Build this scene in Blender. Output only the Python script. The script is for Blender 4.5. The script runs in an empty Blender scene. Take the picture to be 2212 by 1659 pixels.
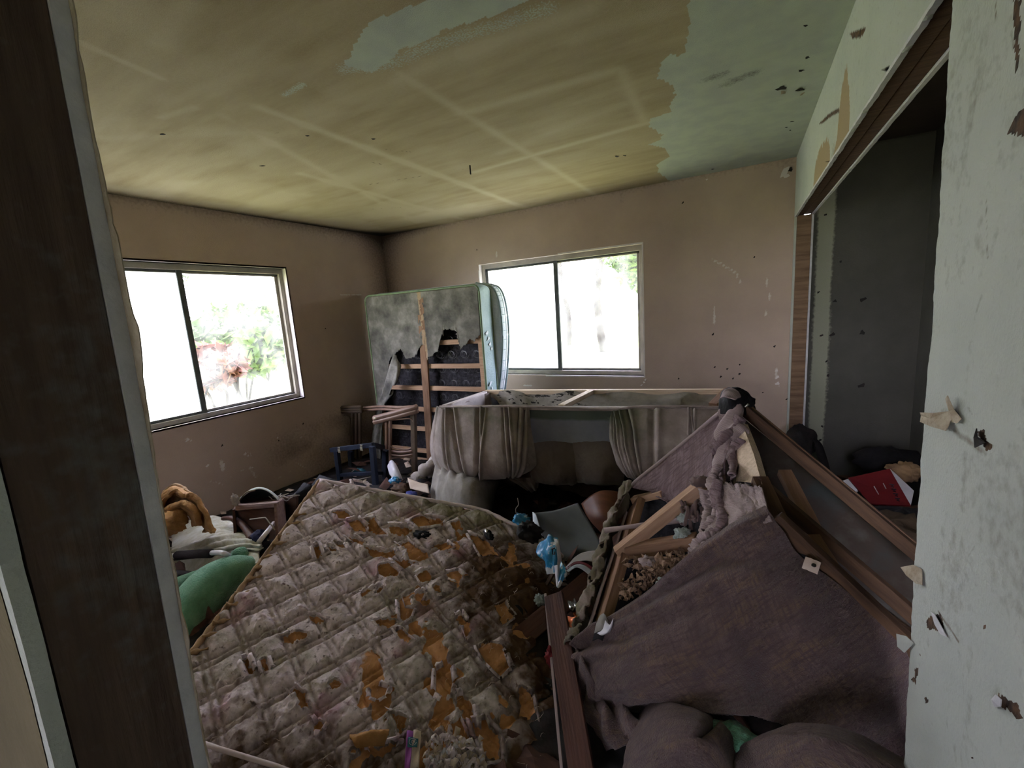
import bpy, bmesh, math, random
import numpy as np
from mathutils import Vector, Matrix

# ------------------------------------------------------------------ camera
# world frame: X along the back wall (right +), Y into the room, Z up; eye 1.5 m above the floor
F_PX, CX, CY, EYE = 947.0, 1106.0, 829.5, 1.5
_n = lambda v: v / np.linalg.norm(v)
_Y = _n(np.array([524, 193.5, -947.0]))
_X = np.array([1727, -42.5, 947.0]); _X = _n(_X - _X.dot(_Y) * _Y)
_Z = np.cross(_X, _Y)
ROT = np.array([_X, _Y, _Z])            # rows: world axes in camera coordinates
O = np.array([0, 0, EYE])

scene = bpy.context.scene
COL = scene.collection
cam_d = bpy.data.cameras.new('camera'); cam = bpy.data.objects.new('camera', cam_d); COL.objects.link(cam)
cam_d.sensor_fit = 'HORIZONTAL'; cam_d.sensor_width = 36; cam_d.lens = 36 * F_PX / 2212
cam_d.clip_start = .01; cam_d.clip_end = 300
M4 = Matrix([list(ROT[i]) + [O[i]] for i in range(3)] + [[0, 0, 0, 1]])
cam.matrix_world = M4
scene.camera = cam

# ------------------------------------------------------------------ light
scene.view_settings.view_transform = 'Standard'
scene.view_settings.look = 'None'
scene.view_settings.gamma = 1
scene.view_settings.use_curve_mapping = False
scene.view_settings.exposure = 2.45
world = bpy.data.worlds.new('world'); scene.world = world; world.use_nodes = True
nt = world.node_tree; nt.nodes.clear()
wo = nt.nodes.new('ShaderNodeOutputWorld'); bg = nt.nodes.new('ShaderNodeBackground')
tc = nt.nodes.new('ShaderNodeTexCoord'); sx = nt.nodes.new('ShaderNodeSeparateXYZ')
rp = nt.nodes.new('ShaderNodeValToRGB')
nt.links.new(tc.outputs['Generated'], sx.inputs[0]); nt.links.new(sx.outputs['Z'], rp.inputs[0])
rp.color_ramp.elements[0].position = 0.0; rp.color_ramp.elements[0].color = (0.90, 0.87, 1.0, 1)
rp.color_ramp.elements[1].position = 0.8; rp.color_ramp.elements[1].color = (0.72, 0.72, 1.0, 1)
nt.links.new(rp.outputs[0], bg.inputs['Color']); bg.inputs['Strength'].default_value = 3.1
nt.links.new(bg.outputs[0], wo.inputs['Surface'])
sun_d = bpy.data.lights.new('sun', 'SUN'); sun = bpy.data.objects.new('sun', sun_d); COL.objects.link(sun)
sun_d.energy = 3.3; sun_d.angle = .02; sun_d.color = (1, .95, .82)
sun.rotation_euler = Vector((-.35, .25, -1)).to_track_quat('-Z', 'Y').to_euler()
sun.location = (6, -3, 12)

# ------------------------------------------------------------------ helpers
rng = random.Random(7)
def ray(px, py): return ROT @ np.array([px - CX, CY - py, -F_PX])
def V(px, py, y=None, x=None, z=None):
    """the point of the place seen at a pixel of the photograph, at a known depth y, side x or height z"""
    d = ray(px, py)
    t = (y - O[1]) / d[1] if y is not None else (x - O[0]) / d[0] if x is not None else (z - O[2]) / d[2]
    return O + t * d
def VP(px, py, p0, nrm):
    d = ray(px, py); return O + d * ((np.array(p0) - O).dot(nrm) / d.dot(nrm))

def S(r, g, b):
    f = lambda c: (c / 255 / 12.92) if c / 255 <= .04045 else ((c / 255 + .055) / 1.055) ** 2.4
    return (f(r), f(g), f(b), 1)

def vnoise(x, y, seed=0):
    xi = np.floor(x).astype(np.int64); yi = np.floor(y).astype(np.int64); xf = x - xi; yf = y - yi
    def h(a, b):
        n = (a * 374761393 + b * 668265263 + seed * 974634777) & 0xffffffff
        n = ((n ^ (n >> 13)) * 1274126177) & 0xffffffff
        return ((n ^ (n >> 16)) & 0xffff) / 65535.0
    u = xf * xf * (3 - 2 * xf); v = yf * yf * (3 - 2 * yf)
    return (h(xi, yi) * (1 - u) + h(xi + 1, yi) * u) * (1 - v) + (h(xi, yi + 1) * (1 - u) + h(xi + 1, yi + 1) * u) * v
def fbm(x, y, seed=0, o=4):
    s = 0; a = .5; t = 0
    for k in range(o):
        s = s + a * vnoise(x * 2 ** k + 17.3 * k, y * 2 ** k - 9.1 * k, seed + k); t += a; a *= .5
    return s / t
def sstep(a, b, x):
    t = np.clip((x - a) / (b - a), 0, 1); return t * t * (3 - 2 * t)
def inpoly(x, y, poly):
    ins = np.zeros(np.shape(x), bool); n = len(poly)
    for i in range(n):
        x0, y0 = poly[i]; x1, y1 = poly[(i + 1) % n]
        if y0 == y1: continue
        c = ((y0 > y) != (y1 > y)) & (x < (x1 - x0) * (y - y0) / (y1 - y0) + x0)
        ins ^= c
    return ins
def segdist(x, y, a, b):
    a = np.array(a); b = np.array(b); d = b - a; L = d.dot(d)
    t = np.clip(((x - a[0]) * d[0] + (y - a[1]) * d[1]) / L, 0, 1)
    return np.hypot(x - a[0] - t * d[0], y - a[1] - t * d[1])

WM = {}
def reg(o, name, parent, mw):
    COL.objects.link(o)
    if parent is not None:
        o.parent = parent; o.matrix_local = WM[parent].inverted() @ mw
    else:
        o.matrix_local = mw
    WM[o] = mw
    return o
def tag(o, label=None, cat=None, group=None, kind=None):
    if label: o['label'] = label
    if cat: o['category'] = cat
    if group: o['group'] = group
    if kind: o['kind'] = kind
    return o
def thing(name, loc, label, cat, group=None, kind=None):
    o = bpy.data.objects.new(name, None); o.empty_display_size = .1
    reg(o, name, None, Matrix.Translation(Vector([float(c) for c in loc])))
    return tag(o, label, cat, group, kind)
def obj(name, verts, faces, mat, parent=None, smooth=False, local=None, attrs=None, uv=None, bevel=0, solid=0, offset=0, subsurf=0):
    """one mesh object; verts are in world space unless local (a matrix) is given"""
    vs = np.asarray(verts, float).reshape(-1, 3)
    if local is None:
        c = (vs.min(0) + vs.max(0)) / 2; c[2] = vs[:, 2].min()
        vs = vs - c; local = Matrix.Translation(Vector(c))
    me = bpy.data.meshes.new(name)
    if isinstance(faces, np.ndarray) and faces.shape[1] == 4:
        nf = len(faces)
        me.vertices.add(len(vs)); me.vertices.foreach_set('co', vs.ravel().astype(np.float32))
        me.loops.add(nf * 4); me.loops.foreach_set('vertex_index', faces.ravel().astype(np.int32))
        me.polygons.add(nf); me.polygons.foreach_set('loop_start', np.arange(nf, dtype=np.int32) * 4)
        me.update(calc_edges=True)
    else:
        me.from_pydata([tuple(v) for v in vs], [], [tuple(int(i) for i in f) for f in faces])
    if smooth: me.polygons.foreach_set('use_smooth', [True] * len(me.polygons))
    if uv is not None:
        l = me.uv_layers.new(name='UVMap'); idx = np.zeros(len(me.loops), np.int32); me.loops.foreach_get('vertex_index', idx)
        l.data.foreach_set('uv', np.asarray(uv, np.float32)[idx].ravel())
    for k, a in (attrs or {}).items():
        at = me.attributes.new(k, 'FLOAT', 'POINT'); at.data.foreach_set('value', np.asarray(a, np.float32).ravel())
    me.validate(); me.update()
    o = bpy.data.objects.new(name, me)
    if isinstance(mat, (list, tuple)):
        for m in mat: me.materials.append(m)
    else: me.materials.append(mat)
    reg(o, name, parent, local)
    if solid:
        m = o.modifiers.new('solid', 'SOLIDIFY'); m.thickness = solid; m.offset = offset
    if bevel:
        m = o.modifiers.new('bevel', 'BEVEL'); m.width = bevel; m.segments = 2; m.limit_method = 'ANGLE'
    if subsurf:
        m = o.modifiers.new('sub', 'SUBSURF'); m.levels = subsurf; m.render_levels = subsurf
    return o
BOXF = [(0, 3, 2, 1), (4, 5, 6, 7), (0, 1, 5, 4), (1, 2, 6, 5), (2, 3, 7, 6), (3, 0, 4, 7)]
def boxv(a, b):
    (x0, y0, z0), (x1, y1, z1) = a, b
    return [(x0, y0, z0), (x1, y0, z0), (x1, y1, z0), (x0, y1, z0), (x0, y0, z1), (x1, y0, z1), (x1, y1, z1), (x0, y1, z1)]
def box(name, a, b, mat, parent=None, bevel=0.0): return obj(name, boxv(a, b), BOXF, mat, parent, bevel=bevel)
def boxes(name, lst, mat, parent=None, bevel=0.0, frame=None):
    v = []; f = []
    for a, b in lst:
        n = len(v); q = boxv(a, b)
        if frame: q = [frame(*p) for p in q]
        v += q; f += [tuple(i + n for i in t) for t in BOXF]
    return obj(name, v, f, mat, parent, bevel=bevel)
def frame_mat(p0, p1, up=(0, 0, 1)):
    p0 = Vector([float(c) for c in p0]); p1 = Vector([float(c) for c in p1]); x = (p1 - p0).normalized(); up = Vector([float(c) for c in up])
    z = (up - up.dot(x) * x)
    if z.length < 1e-4: z = Vector((0, 1, 0)) - Vector((0, 1, 0)).dot(x) * x
    z.normalize(); y = z.cross(x)
    m = Matrix((x, y, z)).transposed().to_4x4(); m.translation = p0
    return m, (p1 - p0).length
def beam(name, p0, p1, w, h, mat, parent=None, up=(0, 0, 1), bevel=.002, taper=1.0, bow=0.0, seg=6):
    """a plank from p0 to p1: w across, h along 'up'; a little uneven along its length"""
    m, L = frame_mat(p0, p1, up); vs = []; fs = []; r = random.Random(int(L * 1e5) % 9973)
    for i in range(seg + 1):
        t = i / seg; k = 1 + (taper - 1) * t; dz = bow * math.sin(math.pi * t); j = (r.random() - .5) * .0015
        for (a, b) in ((-1, -1), (1, -1), (1, 1), (-1, 1)): vs.append((L * t, a * w / 2 * k + j, b * h / 2 * k + dz))
    for i in range(seg):
        for k in range(4):
            fs.append((i * 4 + k, (i + 1) * 4 + k, (i + 1) * 4 + (k + 1) % 4, i * 4 + (k + 1) % 4))
    fs.append((0, 1, 2, 3)); e = seg * 4; fs.append((e + 3, e + 2, e + 1, e))
    return obj(name, vs, fs, mat, parent, local=m, bevel=bevel)
def tube(name, pts, r, mat, parent=None, n=10, closed=False, prof=None):
    pts = [Vector([float(c) for c in p]) for p in pts]; N = len(pts); vs = []; fs = []
    up = Vector((0, 0, 1))
    for i, p in enumerate(pts):
        a = pts[(i - 1) % N] if (i or closed) else p; b = pts[(i + 1) % N] if (i < N - 1 or closed) else p
        t = (b - a).normalized(); u = up - up.dot(t) * t
        if u.length < .05: u = Vector((0, 1, 0)) - Vector((0, 1, 0)).dot(t) * t
        u.normalize(); w = t.cross(u); rr = r(i / (N - 1)) if callable(r) else r
        for k in range(n):
            g = 2 * math.pi * k / n; q = rr * (prof(g) if prof else 1)
            vs.append(p + (u * math.cos(g) + w * math.sin(g)) * q)
    for i in range(N if closed else N - 1):
        for k in range(n):
            j = (i + 1) % N
            fs.append((i * n + k, i * n + (k + 1) % n, j * n + (k + 1) % n, j * n + k))
    if not closed:
        fs.append(tuple(range(n))[::-1]); fs.append(tuple((N - 1) * n + k for k in range(n)))
    return obj(name, [tuple(v) for v in vs], fs, mat, parent, smooth=True)
def smooth_path(pts, k=6):
    P = np.array([[float(c) for c in p] for p in pts]); return cr1(P, np.linspace(0, len(P) - 1, (len(P) - 1) * k + 1))
def cr1(P, ts):
    n = len(P); i = np.clip(np.floor(ts).astype(int), 0, n - 2); t = (ts - i)
    sh = (len(ts),) + (1,) * (P.ndim - 1); t = t.reshape(sh)
    g = lambda k: P[np.clip(k, 0, n - 1)]
    p0, p1, p2, p3 = g(i - 1), g(i), g(i + 1), g(i + 2)
    p0 = np.where((i == 0).reshape(sh), 2 * p1 - p2, p0); p3 = np.where((i == n - 2).reshape(sh), 2 * p2 - p1, p3)
    return .5 * ((2 * p1) + (-p0 + p2) * t + (2 * p0 - 5 * p1 + 4 * p2 - p3) * t ** 2 + (-p0 + 3 * p1 - 3 * p2 + p3) * t ** 3)
def cloth(name, net, nu, nv, mat, parent=None, disp=None, mask=None, thick=.004, attrs=None, offset=0):
    """a piece of fabric through a net of points net[v][u]; disp(u,v) pushes it along its normal, mask(u,v) False cuts it away"""
    P = np.array([[[float(c) for c in p] for p in r] for r in net])
    A = cr1(P, np.linspace(0, len(P) - 1, nv)); B = cr1(np.swapaxes(A, 0, 1), np.linspace(0, P.shape[1] - 1, nu))
    G = np.swapaxes(B, 0, 1)                       # nv, nu, 3
    u, v = np.meshgrid(np.linspace(0, 1, nu), np.linspace(0, 1, nv))
    du = np.gradient(G, axis=1); dv = np.gradient(G, axis=0)
    nr = np.cross(du, dv); nr /= np.linalg.norm(nr, axis=2, keepdims=True) + 1e-9
    c = G.reshape(-1, 3).mean(0)
    if np.mean(np.sum(nr * (O - G), axis=2)) < 0: nr = -nr      # normals look into the room
    lu = np.cumsum(np.linalg.norm(du, axis=2), 1); lv = np.cumsum(np.linalg.norm(dv, axis=2), 0)
    if disp is not None: G = G + nr * disp(u, v)[..., None]
    idx = np.arange(nu * nv).reshape(nv, nu)
    F = np.stack([idx[:-1, :-1], idx[:-1, 1:], idx[1:, 1:], idx[1:, :-1]], -1).reshape(-1, 4)
    if mask is not None:
        k = mask(u, v).ravel(); F = F[k[F].all(1)]
        used = np.unique(F); re = -np.ones(nu * nv, int); re[used] = np.arange(len(used)); F = re[F]
    else: used = np.arange(nu * nv)
    at = {a: fn(u, v).ravel()[used] for a, fn in (attrs or {}).items()}
    return obj(name, G.reshape(-1, 3)[used], F, mat, parent, smooth=True, uv=np.stack([lu, lv], -1).reshape(-1, 2)[used],
               attrs=at, solid=thick, offset=offset)
def blob(name, c, r, mat, parent=None, seed=0, amp=.15, n=28, rot=0, freq=2.5, squash=None):
    """a lumpy soft body"""
    c = np.array(c, float); th = np.linspace(0, math.pi, n); ph = np.linspace(0, 2 * math.pi, 2 * n, endpoint=False)
    T, Pn = np.meshgrid(th, ph, indexing='ij'); x = np.sin(T) * np.cos(Pn); y = np.sin(T) * np.sin(Pn); z = np.cos(T)
    k = 1 + amp * (fbm(x * freq + 5, y * freq + z * freq * 1.3, seed) - .5) * 2
    if squash: 
        e = squash; x = np.sign(x) * abs(x) ** e; y = np.sign(y) * abs(y) ** e; z = np.sign(z) * abs(z) ** e
    p = np.stack([x * k * r[0], y * k * r[1], z * k * r[2]], -1)
    ca, sa = math.cos(rot), math.sin(rot); p = np.stack([p[..., 0] * ca - p[..., 1] * sa, p[..., 0] * sa + p[..., 1] * ca, p[..., 2]], -1) + c
    idx = np.arange(n * 2 * n).reshape(n, 2 * n); nx = np.roll(idx, -1, 1)
    F = np.stack([idx[:-1], idx[1:], nx[1:], nx[:-1]], -1).reshape(-1, 4)
    return obj(name, p.reshape(-1, 3), F, mat, parent, smooth=True)

# ------------------------------------------------------------------ materials
def mat(name, c1, c2=None, c3=None, scale=4, stretch=(1, 1, 1), rough=.85, bump=.25, bscale=60, spec=.3, metal=0, lo=.35, hi=.65, coord='Object', extra=None, detail=5, sheen=0, bstretch=None):
    m = bpy.data.materials.new(name); m.use_nodes = True; t = m.node_tree; N = t.nodes; L = t.links
    p = N['Principled BSDF']; p.inputs['Roughness'].default_value = rough; p.inputs['Specular IOR Level'].default_value = spec; p.inputs['Metallic'].default_value = metal
    if sheen: p.inputs['Sheen Weight'].default_value = sheen
    tc = N.new('ShaderNodeTexCoord'); mp = N.new('ShaderNodeMapping'); mp.inputs['Scale'].default_value = stretch
    L.new(tc.outputs[coord], mp.inputs[0])
    nz = N.new('ShaderNodeTexNoise'); nz.inputs['Scale'].default_value = scale; nz.inputs['Detail'].default_value = detail; nz.inputs['Roughness'].default_value = .6
    L.new(mp.outputs[0], nz.inputs['Vector'])
    r = N.new('ShaderNodeValToRGB'); e = r.color_ramp.elements; e[0].position = lo; e[0].color = c1; e[1].position = hi; e[1].color = c2 or c1
    if c3:
        q = e.new((lo + hi) / 2); q.color = c3
    L.new(nz.outputs['Fac'], r.inputs[0]); L.new(r.outputs[0], p.inputs['Base Color'])
    if bump:
        nb = N.new('ShaderNodeTexNoise'); nb.inputs['Scale'].default_value = bscale; nb.inputs['Detail'].default_value = 4
        mb = N.new('ShaderNodeMapping'); mb.inputs['Scale'].default_value = bstretch or stretch; L.new(tc.outputs[coord], mb.inputs[0]); L.new(mb.outputs[0], nb.inputs['Vector'])
        b = N.new('ShaderNodeBump'); b.inputs['Strength'].default_value = bump; b.inputs['Distance'].default_value = .01
        L.new(nb.outputs['Fac'], b.inputs['Height']); L.new(b.outputs[0], p.inputs['Normal'])
    m['ramp'] = r.name
    if extra: extra(m, t, p, r, tc)
    return m
def attr_mix(attr, color, k=5.0, nscale=60, amt=.5, c2=None, nsc2=9):
    """mixes a colour (other paint, bare foam, moss, painted shade) by a painted point attribute with a grainy edge"""
    def f(m, t, p, r, tc):
        N = t.nodes; L = t.links
        src = p.inputs['Base Color'].links[0].from_socket
        a = N.new('ShaderNodeAttribute'); a.attribute_name = attr
        nz = N.new('ShaderNodeTexNoise'); nz.inputs['Scale'].default_value = nscale; nz.inputs['Detail'].default_value = 3; L.new(tc.outputs['Object'], nz.inputs['Vector'])
        m1 = N.new('ShaderNodeMath'); m1.operation = 'MULTIPLY_ADD'; L.new(nz.outputs['Fac'], m1.inputs[0]); m1.inputs[1].default_value = amt; m1.inputs[2].default_value = -.5 - amt / 2
        m2 = N.new('ShaderNodeMath'); m2.operation = 'ADD'; L.new(a.outputs['Fac'], m2.inputs[0]); L.new(m1.outputs[0], m2.inputs[1])
        m3 = N.new('ShaderNodeMath'); m3.operation = 'MULTIPLY_ADD'; m3.use_clamp = True; L.new(m2.outputs[0], m3.inputs[0]); m3.inputs[1].default_value = k; m3.inputs[2].default_value = .5
        mx = N.new('ShaderNodeMix'); mx.data_type = 'RGBA'; L.new(m3.outputs[0], mx.inputs[0]); L.new(src, mx.inputs[6])
        if c2:
            n2 = N.new('ShaderNodeTexNoise'); n2.inputs['Scale'].default_value = nsc2; L.new(tc.outputs['Object'], n2.inputs['Vector'])
            r2 = N.new('ShaderNodeValToRGB'); r2.color_ramp.elements[0].position = .38; r2.color_ramp.elements[1].position = .62; r2.color_ramp.elements[0].color = color; r2.color_ramp.elements[1].color = c2
            L.new(n2.outputs['Fac'], r2.inputs[0]); L.new(r2.outputs[0], mx.inputs[7])
        else: mx.inputs[7].default_value = color
        L.new(mx.outputs[2], p.inputs['Base Color'])
    return f
def seqx(*fs):
    def f(*a):
        for g in fs: g(*a)
    return f
def weave(scale=260, amount=.12, c=(0.02, .02, .02, 1), plaid=None):
    """woven threads and, if asked, a soft plaid, on the cloth's own uv"""
    def f(m, t, p, r, tc):
        N = t.nodes; L = t.links; src = p.inputs['Base Color'].links[0].from_socket
        w = N.new('ShaderNodeTexWave'); w.inputs['Scale'].default_value = scale / 6.28; w.inputs['Distortion'].default_value = 1.5; w.inputs['Detail'].default_value = 2
        L.new(tc.outputs['UV'], w.inputs['Vector'])
        w.bands_direction = 'Y'
        mm = N.new('ShaderNodeMath'); mm.operation = 'MULTIPLY'; mm.inputs[1].default_value = amount; L.new(w.outputs['Fac'], mm.inputs[0])
        mx = N.new('ShaderNodeMix'); mx.data_type = 'RGBA'; mx.blend_type = 'MULTIPLY'; mx.inputs[7].default_value = c; L.new(mm.outputs[0], mx.inputs[0]); L.new(src, mx.inputs[6])
        last = mx.outputs[2]
        if plaid:
            for d, sc, st, col in plaid:
                ns = N.new('ShaderNodeTexNoise'); mp = N.new('ShaderNodeMapping'); mp.inputs['Scale'].default_value = st; L.new(tc.outputs['UV'], mp.inputs[0]); L.new(mp.outputs[0], ns.inputs['Vector'])
                ns.inputs['Scale'].default_value = sc; ns.inputs['Detail'].default_value = 4
                q = N.new('ShaderNodeMath'); q.operation = 'MULTIPLY_ADD'; q.use_clamp = True; q.inputs[1].default_value = 3.2 * d; q.inputs[2].default_value = -1.45 * d; L.new(ns.outputs['Fac'], q.inputs[0])
                m2 = N.new('ShaderNodeMix'); m2.data_type = 'RGBA'; L.new(q.outputs[0], m2.inputs[0]); L.new(last, m2.inputs[6]); m2.inputs[7].default_value = col; last = m2.outputs[2]
        L.new(last, p.inputs['Base Color'])
        b = N.new('ShaderNodeBump'); b.inputs['Strength'].default_value = .25; b.inputs['Distance'].default_value = .002
        L.new(w.outputs['Fac'], b.inputs['Height'])
        if p.inputs['Normal'].links: L.new(p.inputs['Normal'].links[0].from_socket, b.inputs['Normal'])
        L.new(b.outputs[0], p.inputs['Normal'])
    return f
M = {}
M['ceil'] = mat('ceiling_paint', S(146, 130, 98), S(168, 154, 122), scale=3.2, stretch=(.55, 2.6, 1), bump=.35, bscale=260, bstretch=(1, 1, 1), lo=.3, hi=.7,
                extra=seqx(attr_mix('seam_lit', S(178, 166, 138), k=1.3, nscale=90, amt=.35), attr_mix('pale', S(176, 184, 168), k=5, nscale=150, amt=.9, c2=S(168, 174, 164)), attr_mix('shade_marks', S(44, 36, 32), k=2.2, nscale=120, amt=.5)))
M['tan'] = mat('tan_wall_paint', S(172, 152, 140), S(188, 168, 152), scale=1.6, bump=.3, bscale=200, lo=.3, hi=.7,
               extra=seqx(attr_mix('pale', S(206, 198, 190), k=4, nscale=70, amt=.8), attr_mix('shade_marks', S(92, 78, 70), k=1.6, nscale=50, amt=.6)))
M['white'] = mat('bare_drywall_paper', S(172, 178, 172), S(188, 192, 184), scale=2.2, bump=.35, bscale=170, lo=.3, hi=.7,
                 extra=seqx(attr_mix('tan', S(158, 138, 108), k=6, nscale=30, amt=.4), attr_mix('dirt', S(120, 112, 98), k=1.5, nscale=60, amt=1.0), attr_mix('hole', S(50, 38, 30), k=8, nscale=90, amt=.5, c2=S(96, 72, 52), nsc2=40)))
M['gyp'] = mat('broken_gypsum', S(186, 186, 190), S(204, 202, 204), scale=30, bump=.15, bscale=200)
M['paper'] = mat('torn_kraft_paper', S(150, 134, 112), S(182, 172, 152), scale=22, bump=.4, bscale=120)
M['studl'] = mat('dark_stud_wood', S(72, 56, 47), S(94, 76, 64), S(82, 66, 56), scale=3, stretch=(14, 14, .8), rough=.75, bump=.5, bscale=8, bstretch=(16, 16, 1),
                 extra=attr_mix('pale', S(104, 106, 104), k=1.6, nscale=60, amt=1.0))
M['stud'] = mat('stud_wood', S(104, 82, 64), S(136, 110, 88), scale=3, stretch=(1.2, 14, 14), rough=.8, bump=.4, bscale=10)
M['header'] = mat('header_wood', S(74, 52, 40), S(104, 78, 60), scale=3, stretch=(1.2, 14, 14), rough=.8, bump=.4, bscale=10)
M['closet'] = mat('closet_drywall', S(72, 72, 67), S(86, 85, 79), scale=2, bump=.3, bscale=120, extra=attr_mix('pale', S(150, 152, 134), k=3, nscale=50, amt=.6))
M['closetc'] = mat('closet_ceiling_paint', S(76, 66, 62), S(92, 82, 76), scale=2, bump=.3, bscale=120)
M['alu'] = mat('window_aluminium', S(150, 144, 134), S(176, 168, 156), scale=8, rough=.5, spec=.5, bump=.1)
M['aludk'] = mat('dark_window_seal', S(66, 70, 70), S(92, 96, 94), scale=8, rough=.6, bump=.1)
M['reveal'] = mat('pale_reveal', S(206, 198, 196), S(222, 216, 212), scale=6, rough=.8, bump=.2)
M['ground'] = mat('sunlit_grass', S(144, 154, 92), S(172, 176, 118), scale=.8, rough=1, bump=0)
M['floor'] = mat('dirty_floor', S(40, 34, 30), S(62, 52, 46), scale=3, bump=.4)
M['dark'] = mat('black_rubbish', S(20, 18, 18), S(46, 38, 36), S(30, 27, 26), scale=9, bump=.6, bscale=30, rough=.8)
M['blackcloth'] = mat('black_cloth', S(18, 18, 20), S(34, 33, 36), scale=8, bump=.4)
def quilt_extra(m, t, p, r, tc):
    N = t.nodes; L = t.links; src = p.inputs['Base Color'].links[0].from_socket
    def nz(sc, lo, hi, det=3, off=0):
        mp = N.new('ShaderNodeMapping'); mp.inputs['Location'].default_value = (off, off * .7, 0); L.new(tc.outputs['UV'], mp.inputs[0])
        n = N.new('ShaderNodeTexNoise'); n.inputs['Scale'].default_value = sc; n.inputs['Detail'].default_value = det; L.new(mp.outputs[0], n.inputs['Vector'])
        q = N.new('ShaderNodeMapRange'); q.inputs[1].default_value = lo; q.inputs[2].default_value = hi; L.new(n.outputs['Fac'], q.inputs[0]); return q.outputs[0]
    def mixc(fac, col, prev):
        x = N.new('ShaderNodeMix'); x.data_type = 'RGBA'; L.new(fac, x.inputs[0]); L.new(prev, x.inputs[6]); x.inputs[7].default_value = col; return x.outputs[2]
    s = mixc(nz(24, .52, .68, 4), S(160, 144, 144), src)      # printed leaves
    s = mixc(nz(55, .58, .7, 4, 3), S(128, 112, 114), s)
    s = mixc(nz(5, .58, .74, 3, 8), S(176, 120, 142), s)     # printed roses
    L.new(s, p.inputs['Base Color'])
    seqx(attr_mix('moss', S(140, 136, 112), k=1.1, nscale=26, amt=1.4), attr_mix('groove', S(130, 112, 104), k=1.2, nscale=30, amt=.9), attr_mix('grime_tone', S(82, 60, 40), k=1.4, nscale=18, amt=1.2),
         attr_mix('foam', S(202, 148, 102), k=9, nscale=50, amt=.2, c2=S(172, 124, 80), nsc2=16))(m, t, p, r, tc)
M['quilt'] = mat('quilted_floral_ticking', S(232, 218, 222), S(212, 196, 202), scale=7, coord='UV', bump=.5, bscale=90, extra=quilt_extra, rough=.95)
M['foam'] = mat('old_orange_foam', S(190, 142, 92), S(146, 106, 64), scale=9, bump=.5, bscale=80)
M['foamtape'] = mat('stained_edge_tape', S(178, 146, 110), S(132, 106, 80), scale=12, bump=.5)
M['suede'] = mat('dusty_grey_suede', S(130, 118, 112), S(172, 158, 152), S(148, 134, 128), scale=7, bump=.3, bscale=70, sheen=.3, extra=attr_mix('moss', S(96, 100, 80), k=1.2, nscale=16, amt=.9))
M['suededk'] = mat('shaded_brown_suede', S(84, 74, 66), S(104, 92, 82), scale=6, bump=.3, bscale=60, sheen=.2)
M['bluegrey'] = mat('grey_blue_felt', S(128, 132, 140), S(146, 150, 158), scale=5, bump=.3, bscale=120, extra=attr_mix('moss', S(96, 106, 96), k=2, nscale=16, amt=.6))
M['dust'] = mat('torn_dust_cover', S(130, 126, 120), S(164, 158, 152), scale=8, bump=.3, extra=attr_mix('spot', S(40, 38, 36), k=6, nscale=80, amt=1.2))
M['dustw'] = mat('pale_dust_cover', S(196, 188, 188), S(214, 206, 206), scale=8, bump=.2)
M['tweed'] = mat('mauve_brown_tweed', S(106, 88, 85), S(130, 108, 101), scale=5, coord='UV', bump=.8, bscale=240, sheen=.15,
                 extra=weave(700, .45, (.3, .25, .25, 1), plaid=[(1.2, 9, (2.4, .6, 1), S(90, 72, 70)), (1.2, 9, (.6, 2.4, 1), S(122, 98, 74)), (1.0, 3, (1.4, 1.4, 1), S(80, 74, 76)), (1.6, 40, (3, .5, 1), S(92, 74, 74)), (1.6, 40, (.5, 3, 1), S(86, 68, 70))]))
M['tweedmid'] = mat('lit_mauve_tweed', S(142, 122, 126), S(166, 146, 148), scale=5, coord='UV', bump=.7, bscale=240, extra=weave(700, .4, (.3, .25, .25, 1), plaid=[(1.2, 9, (2.4, .6, 1), S(112, 94, 94)), (1.5, 40, (3, .5, 1), S(118, 98, 98)), (1.5, 40, (.5, 3, 1), S(108, 90, 92))]))  # lighter copy of the tweed: light on the side cover put into its colour
M['tweedlt'] = mat('pale_mauve_tweed', S(146, 128, 128), S(178, 162, 158), scale=6, coord='UV', bump=.35, bscale=200, extra=weave(330, .35, (.35, .3, .3, 1)))  # palest tweed, for ridge, welts and torn strips
M['mossy'] = mat('mossy_fabric', S(124, 110, 98), S(158, 142, 136), S(116, 110, 92), scale=9, bump=.5, bscale=60)
M['pine'] = mat('pale_pine', S(170, 136, 110), S(198, 164, 136), scale=3, stretch=(1.5, 18, 18), rough=.7, bump=.3, bscale=8)
M['pinebr'] = mat('aged_brown_pine', S(122, 92, 72), S(152, 120, 96), scale=3, stretch=(1.5, 16, 16), rough=.75, bump=.35, bscale=8)
M['pinedk'] = mat('dark_stained_pine', S(68, 50, 37), S(94, 70, 51), scale=3, stretch=(1.5, 16, 16), rough=.75, bump=.35, bscale=8)
M['ply'] = mat('plywood_edge', S(196, 174, 148), S(222, 202, 178), scale=3, stretch=(1.5, 30, 30), rough=.7, bump=.3, bscale=10)
M['mahog'] = mat('red_brown_board', S(70, 44, 38), S(92, 60, 50), scale=3, stretch=(1.5, 16, 16), rough=.55, bump=.2, bscale=8)
M['teal'] = mat('pale_teal_ticking', S(146, 170, 174), S(166, 188, 194), scale=5, bump=.3, bscale=80, rough=.6)
M['tealp'] = mat('green_piping', S(118, 138, 110), S(140, 158, 130), scale=20)
M['netting'] = mat('grey_spring_netting', S(84, 84, 80), S(150, 148, 142), S(116, 114, 108), scale=5, bump=.5, bscale=60, extra=attr_mix('ghost', S(176, 152, 124), k=3, nscale=40, amt=.5))
M['wire'] = mat('dull_spring_wire', S(70, 70, 74), S(96, 96, 100), rough=.4, metal=.7, bump=0)
M['cavity'] = mat('inner_black_pad', S(32, 31, 36), S(58, 56, 64), scale=30, bump=.6, bscale=50)
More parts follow.
